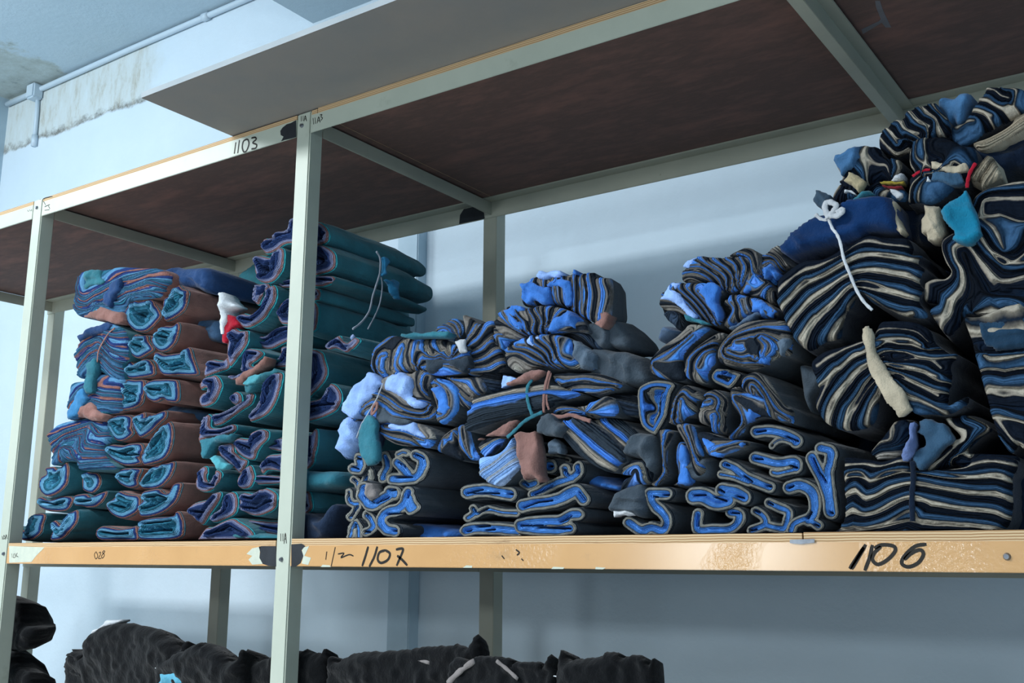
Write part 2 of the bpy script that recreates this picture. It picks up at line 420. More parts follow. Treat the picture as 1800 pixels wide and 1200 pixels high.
        yo = und*1.3-.010*np.sqrt(np.clip(v/12, 0, 1))+.0035*np.sin(lay*2*np.pi)+.0018*np.sin(lay*2*np.pi*4+vn(wx*40, wz*40)*2)
        yo += .006*np.exp(-v/2.)
        mp = pal; wrap = C_(WRAP.get(ex[0] if ex else 'bk', 'ch'))
    root = empty(name); tag(root, label, 'cloth roll' if name == 'fabric_roll' else 'cloth bundle', group)
    W0 = W.mean(0); root.location = (0, 0, 0)
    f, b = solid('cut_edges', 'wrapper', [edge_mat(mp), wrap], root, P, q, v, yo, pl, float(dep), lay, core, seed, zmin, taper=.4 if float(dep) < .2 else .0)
    return root
# ------------------------------------------------------------------ the room
def wall_mat(mold=True):
    k = NT('plaster_wall', .85, .25)
    nz = k.noise(1.6, 6, .65); r = k.ramp([(.3, srgb('c2d3de')), (.7, srgb('ccdbe6'))]); k.l(nz, 0, r, 0)
    n5 = k.noise(26, 5, .7, stretch=(1, 1, .5)); sp = k.ramp([(.72, (0, 0, 0, 1)), (.80, (.35, .35, .35, 1))]); k.l(n5, 0, sp, 0)
    m0 = k.mix((r, 0), srgb('7b8a98'), (sp, 0))
    src, so = m0, 2
    if mold:
        tc = k.n('ShaderNodeTexCoord'); sx = k.n('ShaderNodeSeparateXYZ'); k.l(tc, 'Object', sx, 0)
        n0 = k.noise(3.2, 5, .7); nn = k.math('MULTIPLY', (n0, 0), .10)
        zz = k.math('SUBTRACT', (sx, 2), (nn, 0))
        up = k.n('ShaderNodeMapRange'); up.inputs[1].default_value = 2.008; up.inputs[2].default_value = 2.022; k.l(zz, 0, up, 0)
        xx = k.math('ADD', (sx, 0), (k.math('MULTIPLY', (n0, 0), .5), 0))
        lf = k.n('ShaderNodeMapRange'); lf.inputs[1].default_value = -1.90; lf.inputs[2].default_value = -2.10; k.l(xx, 0, lf, 0)
        mask = k.math('MULTIPLY', (up, 0), (lf, 0))
        n1 = k.noise(7, 8, .75, stretch=(1.5, 1, .5)); st = k.ramp([(.28, srgb('979890')), (.38, srgb('b0b4ae')), (.48, srgb('bfc9ca')), (.7, srgb('c6d4da'))]); k.l(n1, 0, st, 0)
        n3 = k.noise(16, 8, .8); low = k.n('ShaderNodeMapRange'); low.inputs[1].default_value = 2.15; low.inputs[2].default_value = 2.02; k.l(zz, 0, low, 0)
        g = k.math('MULTIPLY', (n3, 0), (low, 0)); gr = k.ramp([(.36, (0, 0, 0, 1)), (.56, (.8, .8, .8, 1))]); k.l(g, 0, gr, 0)
        st2 = k.mix((st, 0), srgb('57534a'), (gr, 0))
        m1 = k.mix((m0, 2), (st2, 2), (mask, 0)); src = m1
    k.l(src, so, k.b, 'Base Color')
    n2 = k.noise(9, 7, .6); k.bump(n2, 0, .25, .02)
    return k.m
WALL = wall_mat(); WALL2 = mottled('plaster_side', '9fb6c4', 'b4c9d6', 2, .85, .25, .2, 12)
def ceil_mat():
    k = NT('ceiling_plaster', .9, .2)
    nz = k.noise(1.2, 5, .6); r = k.ramp([(.3, srgb('b0c5d0')), (.7, srgb('bacdd8'))]); k.l(nz, 0, r, 0)
    tc = k.n('ShaderNodeTexCoord'); vm = k.n('ShaderNodeVectorMath', operation='DISTANCE'); k.l(tc, 'Object', vm, 0); vm.inputs[1].default_value = (-3.45, .95, 2.36)
    n1 = k.noise(4, 7, .7); a = k.math('MULTIPLY', (n1, 0), .55); d = k.math('ADD', (vm, 'Value'), (a, 0))
    mk = k.n('ShaderNodeMapRange'); mk.inputs[1].default_value = .86; mk.inputs[2].default_value = .80; k.l(d, 0, mk, 0)
    n3 = k.noise(8, 8, .75); st = k.ramp([(.30, srgb('7f8c90')), (.42, srgb('a7b2b0')), (.7, srgb('b9c8ca'))]); k.l(n3, 0, st, 0)
    m = k.mix((r, 0), (st, 0), (mk, 0)); k.l(m, 2, k.b, 'Base Color')
    k.bump(n3, 0, .35, .015); return k.m
CEIL = ceil_mat()
S = 'structure'
tag(box_mesh('wall_back', (-3.6, 1.15, -1.6), (3.2, 1.27, 2.5), WALL), None, None, kind=S)
tag(box_mesh('wall_left', (-3.6, -1.6, -1.6), (-3.46, 1.15, 2.5), WALL2), None, None, kind=S)
tag(box_mesh('floor', (-3.6, -7.5, -1.7), (3.2, 1.27, -1.6), mottled('concrete_floor', 'b3afa8', 'bfbbb4', 3, .6)), None, None, kind=S)
tag(box_mesh('light_block_right', (2.75, -2.6, -1.6), (2.9, 1.15, 2.5), WALL2), None, None, kind=S)  # out of view, added to block world light from the right
tag(box_mesh('ceiling', (-3.6, -1.2, 2.37), (-1.17, 1.15, 2.47), CEIL), None, None, kind=S)
tag(box_mesh('ceiling_beam', (-1.17, -1.2, 2.12), (-.55, 1.15, 2.47), CEIL), None, None, kind=S)
tag(box_mesh('trim_1', (-.633, 1.10, -1.6), (-.537, 1.155, 2.12), WALL2, bev=.004), None, None, kind=S)
# ------------------------------------------------------------------ pipe in the corner
PV = NT('white_conduit', .45, .5); PV.b.inputs['Base Color'].default_value = srgb('b9cbd8')
def tube3(name, P, r, mat, parent=None, n=12):
    V = []; F = []; P = [np.array(p, float) for p in P]
    for i, p in enumerate(P):
        t = P[min(i+1, len(P)-1)]-P[max(i-1, 0)]; t /= np.linalg.norm(t)
        a = np.cross(t, [0, 1, 0] if abs(t[1]) < .9 else [1, 0, 0]); a /= np.linalg.norm(a); b = np.cross(t, a)
        for k in range(n):
            q = 2*math.pi*k/n; V.append(p+(a*math.cos(q)+b*math.sin(q))*r)
    for i in range(len(P)-1):
        for k in range(n): F.append((i*n+k, i*n+(k+1) % n, (i+1)*n+(k+1) % n, (i+1)*n+k))
    F.append(tuple(range(n))[::-1]); F.append(tuple((len(P)-1)*n+k for k in range(n)))
    return link_mesh(name, V, F, mat, parent)
cp = empty('conduit_pipe'); tag(cp, 'white conduit pipe running along the corner of wall and ceiling', 'pipe')
tube3('pipe', [(-3.45, 1.135, 2.335), (-3.2, 1.135, 2.34), (-2.4, 1.135, 2.35), (-1.5, 1.135, 2.352), (-1.17, 1.135, 2.352)], .014, PV.m, cp)
tube3('down_pipe', [(-3.165, 1.138, 2.33), (-3.155, 1.138, 2.22), (-3.15, 1.138, 2.05)], .011, PV.m, cp)
tube3('collar', [(-1.86, 1.135, 2.351), (-1.82, 1.135, 2.351)], .019, PV.m, cp)
tube3('collar', [(-3.15, 1.138, 2.09), (-3.15, 1.138, 2.03)], .016, PV.m, cp)
jb = box_mesh('junction_box', (-3.2, 1.09, 2.285), (-3.13, 1.15, 2.365), PV.m, cp, .008)
# ------------------------------------------------------------------ rack
def paint(name, c1, c2, chips, rough=.42, sheet=False, spec=.5):
    k = NT(name, rough, spec)
    nz = k.noise(5, 5, .6); r = k.ramp([(.3, srgb(c1)), (.7, srgb(c2))]); k.l(nz, 0, r, 0)
    n2 = k.noise(38, 6, .7); st = k.ramp([(.70, (0, 0, 0, 1)), (.73, (1, 1, 1, 1))]); k.l(n2, 0, st, 0)
    a = k.mix((r, 0), srgb(chips), (st, 0))
    n4 = k.noise(9, 6, .7); dr = k.ramp([(.62, (0, 0, 0, 1)), (.8, (.35, .35, .35, 1))]); k.l(n4, 0, dr, 0)
    b = k.mix((a, 2), srgb('6b6a5c'), (dr, 0)); k.l(b, 2, k.b, 'Base Color')
    n3 = k.noise(120 if sheet else 18, 3, .5)
    if sheet:
        n6 = k.noise(2.6, 2, .5); mk = k.ramp([(.50, (.02, .02, .02, 1)), (.58, (1, 1, 1, 1))]); k.l(n6, 0, mk, 0); hh = k.math('MULTIPLY', (n3, 0), (mk, 0)); k.bump(hh, 0, .45, .003)
    else: k.bump(n3, 0, .12, .003)
    return k.m
CREAM = paint('cream_paint', 'a9b2a6', 'b6beb1', '8d8f80')
CREAM2 = paint('cream_paint_worn', 'a3a698', 'b1b3a3', '6f6a58', .6)
OCHRE = paint('ochre_paint', 'c09562', 'cba06c', 'a7ab9c', .2, True, .9)
BLACKP = mottled('black_paint', '14181e', '22272e', 20, .55, .4, .2)
INK = mottled('black_marker_ink', '14120f', '221f1b', 30, .6, .3, 0)
def ply(name, c1, c2):
    k = NT(name, .8, .2); nz = k.noise(3.5, 8, .7, stretch=(.9, 2.6, 1)); r = k.ramp([(.32, srgb(c1)), (.5, srgb(c2)), (.7, srgb(c1))]); k.l(nz, 0, r, 0)
    n2 = k.noise(22, 4, .8, stretch=(.4, 2, 1)); st = k.ramp([(.68, (0, 0, 0, 1)), (.8, (.4, .4, .4, 1))]); k.l(n2, 0, st, 0)
    m = k.mix((r, 0), srgb('6a5a58'), (st, 0)); k.l(m, 2, k.b, 'Base Color')
    k.bump(n2, 0, .15, .002); return k.m
PLYU = ply('red_brown_plywood', '84645c', '66544f')
def plyedge(name, a, b):
    k = NT(name, .75, .2); tc = k.n('ShaderNodeTexCoord'); sx = k.n('ShaderNodeSeparateXYZ'); k.l(tc, 'Object', sx, 0)
    nz = k.noise(6, 5, .6); j = k.math('MULTIPLY', (nz, 0), .006); z = k.math('ADD', (sx, 2), (j, 0)); w_ = k.math('MULTIPLY', (z, 0), 1500.); s = k.math('SINE', (w_, 0))
    s2 = k.math('MULTIPLY', (s, 0), .5); s3 = k.math('ADD', (s2, 0), .5); r = k.ramp([(.15, srgb(a)), (.7, srgb(b))]); k.l(s3, 0, r, 0)
    n2 = k.noise(30, 5, .7, stretch=(.3, 1, 1)); st = k.ramp([(.62, (0, 0, 0, 1)), (.78, (.6, .6, .6, 1))]); k.l(n2, 0, st, 0)
    m = k.mix((r, 0), srgb('6b4a35'), (st, 0)); k.l(m, 2, k.b, 'Base Color'); return k.m
PLYE = plyedge('plywood_edge', '9c7a56', 'cdb48f')
U = .95; ZT = -.0147; ZB = -.059; UT = .9944; UP = 1.0058; YB = .742; PW = .046; PD = .043
rack = empty('storage_rack'); rack.location = (0, 0, 0)
tag(rack, 'cream painted steel storage rack with an ochre front beam', 'shelving rack')
XA = -1.116
def post(x, y, name='post', m=CREAM, front=True):
    return box_mesh(name, (x, y, -1.6), (x+PW, y+PD, 1.0065), m, rack, .003)
pB = post(0, 0); pA = post(XA, 0); pR = post(2.40, 0); pL = post(2*XA, 0)
for x in (0.0, XA, 2.40, 2*XA): # rear posts are angle irons
    lbeam('rear_post', [(x+.014, YB), (x+.062, YB), (x+.062, YB+.045), (x+.058, YB+.045), (x+.058, YB+.004), (x+.014, YB+.004)], 2, -1.6, .99, CREAM2, rack)
def front_beam(x0, x1, zb, zt, m, name='front_beam'):
    return lbeam(name, [(.0, zb), (.004, zb), (.004, zt-.004), (.042, zt-.004), (.042, zt), (.0, zt)], 0, x0, x1, m, rack, .001)
bays = [(2*XA+PW, XA), (XA+PW, 0), (PW, 2.40)]
ub = [front_beam(a+.001, b-.001, U, UT, CREAM) for a, b in bays]
lb = [front_beam(a+.001, b-.001, ZB, ZT, OCHRE) for a, b in bays]
bb_ = [front_beam(a+.001, b-.001, -.56, -.515, CREAM) for a, b in bays]
for a, b in bays:
    lbeam('rear_rail', [(YB-.04, UT), (YB+.001, UT), (YB+.001, .9437), (YB-.003, .9437), (YB-.003, UT-.004), (YB-.04, UT-.004)], 0, a-.033, b+.013, CREAM2, rack, .001)
    lbeam('rear_rail', [(YB-.04, ZT), (YB+.001, ZT), (YB+.001, -.074), (YB-.003, -.074), (YB-.003, ZT-.004), (YB-.04, ZT-.004)], 0, a-.033, b+.013, CREAM2, rack, .001)
    lbeam('rear_rail', [(YB-.04, -.515), (YB+.001, -.515), (YB+.001, -.56), (YB-.003, -.56), (YB-.003, -.519), (YB-.04, -.519)], 0, a-.033, b+.013, CREAM2, rack, .001)
for x in (0, XA, 2.40, 2*XA):
    for z0, z1 in ((U+.002, UT-.0045), (ZB, ZT-.0045), (-.56, -.5195)):
        lbeam('cross_beam', [(x+PW-.004, z0), (x+PW, z0), (x+PW, z1), (x+.012, z1), (x+.012, z1-.004), (x+PW-.004, z1-.004)], 1, PD+.001, YB-.001, CREAM2, rack, .001)
for z0, z1 in ((U, UT-.0045), (ZB+.002, ZT-.0045)):
    lbeam('cross_beam', [(1.200, z0), (1.226, z0), (1.226, z1-.004), (1.250, z1-.004), (1.250, z1), (1.200, z1)], 1, .0045, YB-.0045, CREAM2, rack, .001)
# bolts
ST = mottled('steel_bolt', '6d7178', '8d9299', 30, .35, .5, 0, metal=.8)
def bolt(x, z, y=0, r=.007):
    bm = bmesh.new(); bmesh.ops.create_cone(bm, segments=12, radius1=r, radius2=r*.6, depth=.006, cap_ends=True)
    me = bpy.data.meshes.new('bolt'); bm.to_mesh(me); bm.free(); me.materials.append(ST); o = bpy.data.objects.new('bolt', me); sc.collection.objects.link(o)
    o.parent = rack; o.location = (x, y-.002, z); o.rotation_euler = (math.pi/2, 0, 0); return o
def bx(px, py, pl=(1, 0.)): return unpr([(px, py)], *pl)[0]
for px, py in ((531, 221), (495, 983), (65, 365), (7, 973), (346, 966) , (1770, 978)):
    p = bx(px, py)
    if abs(px-346) > 1: bolt(p[0], p[2], 0, .006)
# ink writing and paint patches: flat strokes lying on the faces they were drawn on
def ink(name, strokes, T, wpx, parent, mat=INK, pl=(1, -.0006)):
    V = []; F = []
    for s in strokes.split(';'):
        L = catmull(pts(s, T), False, 4) if s.strip().count(' ') > 1 else pts(s, T)
        W = unpr(L, *pl); t = np.gradient(W, axis=0); ax = pl[0]; A = np.zeros(3); A[ax] = 1
        t /= np.linalg.norm(t, axis=1, keepdims=True)+1e-9; s_ = np.cross(t, A); r = wpx*1.3/T[2]*np.mean((W-CAM)@AF)/FPX/2
        b = len(V); n = len(W)
        for i in range(n):
            rr = r*(1 if 0 < i < n-1 else .75)
            V += [W[i]+s_[i]*rr, W[i]-s_[i]*rr, W[i]+s_[i]*rr+A*.0004, W[i]-s_[i]*rr+A*.0004]
        for i in range(n-1):
            a = b+4*i; c = a+4
            F += [(a, a+1, c+1, c), (a+2, c+2, c+3, a+3), (a, c, c+2, a+2), (a+1, a+3, c+3, c+1)]
        e = b+4*(n-1); F += [(b, b+2, b+3, b+1), (e, e+1, e+3, e+2)]
    return link_mesh(name, V, F, mat, parent, smooth=False)
def patch(name, poly, T, parent, mat, pl=(1, -.0004)):
    L = pts(poly, T); W = unpr(L, *pl); A = np.zeros(3); A[pl[0]] = .0003; n = len(W)
    V = list(W)+list(W+A); F = [tuple(range(n))[::-1], tuple(range(n, 2*n))]+[(i, (i+1) % n, n+(i+1) % n, n+i) for i in range(n)]
    return link_mesh(name, V, F, mat, parent, smooth=False)
T3 = (0, 0, 3)
n = ink('painted_number', '1243,750 1235,810;1262,738 1253,808;1300,733 1283,745 1277,775 1285,800 1300,793 1312,760 1308,738 1298,733;1325,728 1345,724 1350,735 1332,752 1352,762 1348,780 1325,785', T3, 7, ub[1]); n['label'] = 'black handwritten number 1103'
n = ink('painted_number', '1588,612 1588,640;1598,610 1598,638;1603,640 1609,610 1616,638;1605,628 1614,626', T3, 3.2, pB); n['label'] = 'small handwritten 11A'
n = ink('painted_number', '1650,622 1654,655;1661,620 1664,652;1672,650 1680,615 1688,645;1675,638 1686,634;1686,606 1698,604 1692,615 1700,622 1692,636', T3, 3.2, ub[2]); n['label'] = 'small handwritten 11A3'
TB1 = (0, 930, 3)
n = ink('painted_number', '1480,22 1480,62;1491,22 1491,62;1497,76 1504,20 1510,74;1499,52 1509,50', TB1, 3.2, pB); n['label'] = 'small handwritten 11A'
n = ink('painted_number', '505,118 497,135 505,156 515,140 507,118;520,125 530,120 528,135 518,153 533,153;547,112 540,122 550,135 540,152 535,140 552,118 545,112', TB1, 3, lb[1]); n['label'] = 'faint handwritten 028'
n = ink('painted_number', '10,35 12,55;20,30 16,50 26,46 22,32;28,55 32,28 37,50', TB1, 2.6, pA)
n = ink('painted_number', '62,128 64,150;72,128 70,148 80,146 76,126;84,126 84,148;92,124 86,138 96,146', TB1, 2.6, lb[1])
T2 = (560, 930, 2.8125)
n = ink('painted_number', '245,85 232,130 215,182;290,85 275,135 250,185;330,103 300,115 292,150 310,166 342,150 352,120 330,103;382,100 412,95 415,110 385,180;388,130 412,150 438,178', T2, 10, lb[2]); n['label'] = 'black handwritten number 1107'
n = ink('tally_mark', '82,88 62,182;95,122 125,118 110,140 150,125 172,132;40,110 35,150', T2, 5, lb[2])
n = ink('tally_mark', '975,100 992,115 980,128;905,130 918,146;1002,145 1012,155', T2, 6, lb[2])
T6 = (1200, 900, 3)
n = ink('painted_number', '965,170 925,240 890,300;955,185 915,245 880,298;1000,172 985,240 960,308;1045,180 1010,215 1000,250 1030,275 1080,250 1120,205 1110,178 1050,172 1010,190;1285,168 1225,180 1170,230 1155,270 1190,288 1240,268 1268,228 1262,203 1240,200 1200,220 1168,250', T6, 15, lb[2]); n['label'] = 'bold black handwritten number 1106'
n = ink('painted_number', '225,1050 240,1042 275,1035;228,1060 240,1080;235,1090 245,1085 262,1078;235,1108 260,1105;255,1085 262,1100', T3, 3, ub[1])
n = ink('painted_number', '145,1108 150,1115;155,1105 160,1112;165,1103 166,1112', T3, 2.6, ub[0])
patch('black_paint_patch', '1478,690 1490,672 1512,655 1535,648 1562,632 1562,722 1535,730 1500,738 1482,745 1495,720 1480,712', T3, ub[1], BLACKP)['label'] = 'black paint patch'
patch('black_paint_patch', '1365,92 1380,88 1456,88 1456,196 1415,192 1385,182 1368,150 1372,120', TB1, lb[1], BLACKP)['label'] = 'black paint patch'
patch('black_paint_patch', '1536,80 1590,75 1610,88 1590,110 1600,140 1585,178 1560,196 1536,198', TB1, lb[2], BLACKP)['label'] = 'black paint patch'
GRN = mottled('pale_green_paint', 'b4bdb0', 'c2c8b8', 40, .45, .5, .3)
patch('bare_patch', '48,88 235,95 190,140 165,172 48,176', TB1, lb[1], GRN)['label'] = 'pale unpainted end of the beam'
patch('bare_patch', '1300,130 1330,100 1372,92 1368,150 1385,182 1330,186 1310,160 1330,140', TB1, lb[1], GRN)
patch('bare_patch', '1600,95 1630,88 1620,110 1605,140 1640,150 1625,188 1590,180 1600,140 1592,112', TB1, lb[2], GRN)
patch('chip', '730,178 760,180 758,190 712,190', T2, lb[2], GRN); patch('chip', '1160,185 1215,188 1210,196 1150,196', T2, lb[2], GRN)
patch('chip', '1370,186 1420,190 1405,198 1368,197', T2, lb[2], GRN); patch('chip', '20,175 55,178 60,186 10,186', T2, lb[2], GRN)
patch('steel_clip', '565,145 695,140 695,160 625,168 565,163', T6, lb[2], ST, (1, -.003))
patch('black_paint_patch', '1095,860 1120,820 1170,812 1235,845 1240,880 1090,912', (480, 120, 10/3), rack, BLACKP, (1, YB-.0008-.003))
# boards
def board(label, poly, z0, z1, mat, emat, name='shelf_board'):
    """plywood board: polygon outline in plan, its edges in a second material"""
    o = lbeam(name, poly, 2, z0, z1, mat, None, .0)
    o.data.materials.append(emat)
    for p in o.data.polygons:
        if abs(p.normal.z) < .5: p.material_index = 1
    tag(o, label, 'shelf board'); o['group'] = 'plywood shelf boards'; return o
nb_ = PD+.002; B0 = .001
def notch(x0, x1, posts):
    P = [(x0, B0)]
    for a in posts: P += [(a-.002, B0), (a-.002, nb_), (a+PW+.002, nb_), (a+PW+.002, B0)]
    P += [(x1, B0), (x1, YB-.004), (x0, YB-.004)]; return P
board('plywood board under the teal and brown rolls, left bay of the lower level', [(XA+PW+.002, B0), (-.002, B0), (-.002, nb_), (.02, nb_), (.02, YB-.004), (XA+.02, YB-.004), (XA+.02, nb_), (XA+PW+.002, nb_)], ZT, -.003, PLYU, PLYE)
board('plywood board under the charcoal and blue rolls, right of the middle post', [(.022, nb_), (PW+.002, nb_), (PW+.002, B0), (1.197, B0), (1.197, YB-.004), (.022, YB-.004)], ZT, 0, PLYU, PLYE)
board('plywood board under the navy bundles at the right end', notch(1.2, 2.43, [2.40])[:1]+[(2.39, B0), (2.39, YB-.004), (1.2, YB-.004)], ZT, .001, PLYU, PLYE)
board('plywood board at the left border, in the bay beyond the left post', [(2*XA+PW+.002, B0), (XA-.002, B0), (XA-.002, nb_), (XA+.018, nb_), (XA+.018, YB-.004), (2*XA+.05, YB-.004)], ZT, -.003, PLYU, PLYE)
board('overhead plywood board spanning from the left post to the middle post', notch(XA+.03, .066, [0])[:1]+[(XA+.03, nb_), (XA+PW+.002, nb_), (XA+PW+.002, B0), (-.002, B0), (-.002, nb_), (PW+.002, nb_), (PW+.002, B0), (.066, B0), (.066, YB-.004), (XA+.03, YB-.004)][1:], UT, UP, PLYU, PLYE)
board('overhead plywood board right of the middle post, above the blue rolls', [(.068, B0), (1.243, B0), (1.243, YB-.004), (.068, YB-.004)], UT, UP+.002, PLYU, PLYE)
ob = board('overhead plywood board at the right with grey tape marks, above the navy bundles', [(1.246, B0), (2.39, B0), (2.39, YB-.004), (1.246, YB-.004)], UT, UP, PLYU, PLYE)
board('overhead plywood board at the left border above the outer bay', [(2*XA+.03, nb_), (2*XA+PW+.002, nb_), (2*XA+PW+.002, B0), (XA-.002, B0), (XA-.002, nb_), (XA+.028, nb_), (XA+.028, YB-.004), (2*XA+.03, YB-.004)], UT, UP, PLYU, PLYE)
board('plywood board of the lowest level carrying the black bundles', [(2*XA+.05, nb_), (2.39, nb_), (2.39, YB-.004), (2*XA+.05, YB-.004)], -.5145, -.5, PLYU, PLYE)
TAPE = mottled('grey_tape', '6a6a70', '77777d', 20, .7, .3, 0)
patch('tape_mark', '1015,5 1040,5 1055,50 1068,80 1100,145 1070,145 1050,120 950,180 943,155 1035,112 1045,100 1020,40', T6[:0]+(1200, 0, 3), ob, TAPE, (2, UT-.0005))['label'] = 'grey tape strips'
patch('tape_mark', '730,0 790,30 850,110 845,165 700,20', (1200, 0, 3), ob, mottled('faint_grey_tape', '5a4a4c', '625254', 20, .8, .2, 0), (2, UT-.0005))['label'] = 'faint grey stain'
GREY = mottled('grey_laminate', '8a8a88', '948f89', 4, .7, .3, .08, 200); LITEDGE = mottled('lit_laminate_edge', '97a2a8', 'a2abb0', 8, .7, .3, .1)  # light falling on the sheet's edge is put into its paler colour
sh = lbeam('laminate_sheet', [(-.238, -.269), (2.39, -.269), (2.39, .34), (-.238, .34)], 2, 1.009, 1.0225, GREY, None, 0)
sh.data.materials.append(LITEDGE)
for p in sh.data.polygons:
    if abs(p.normal.z) < .5: p.material_index = 1
tag(sh, 'wide grey laminate sheet lying on top of the rack and jutting out over its front', 'sheet')

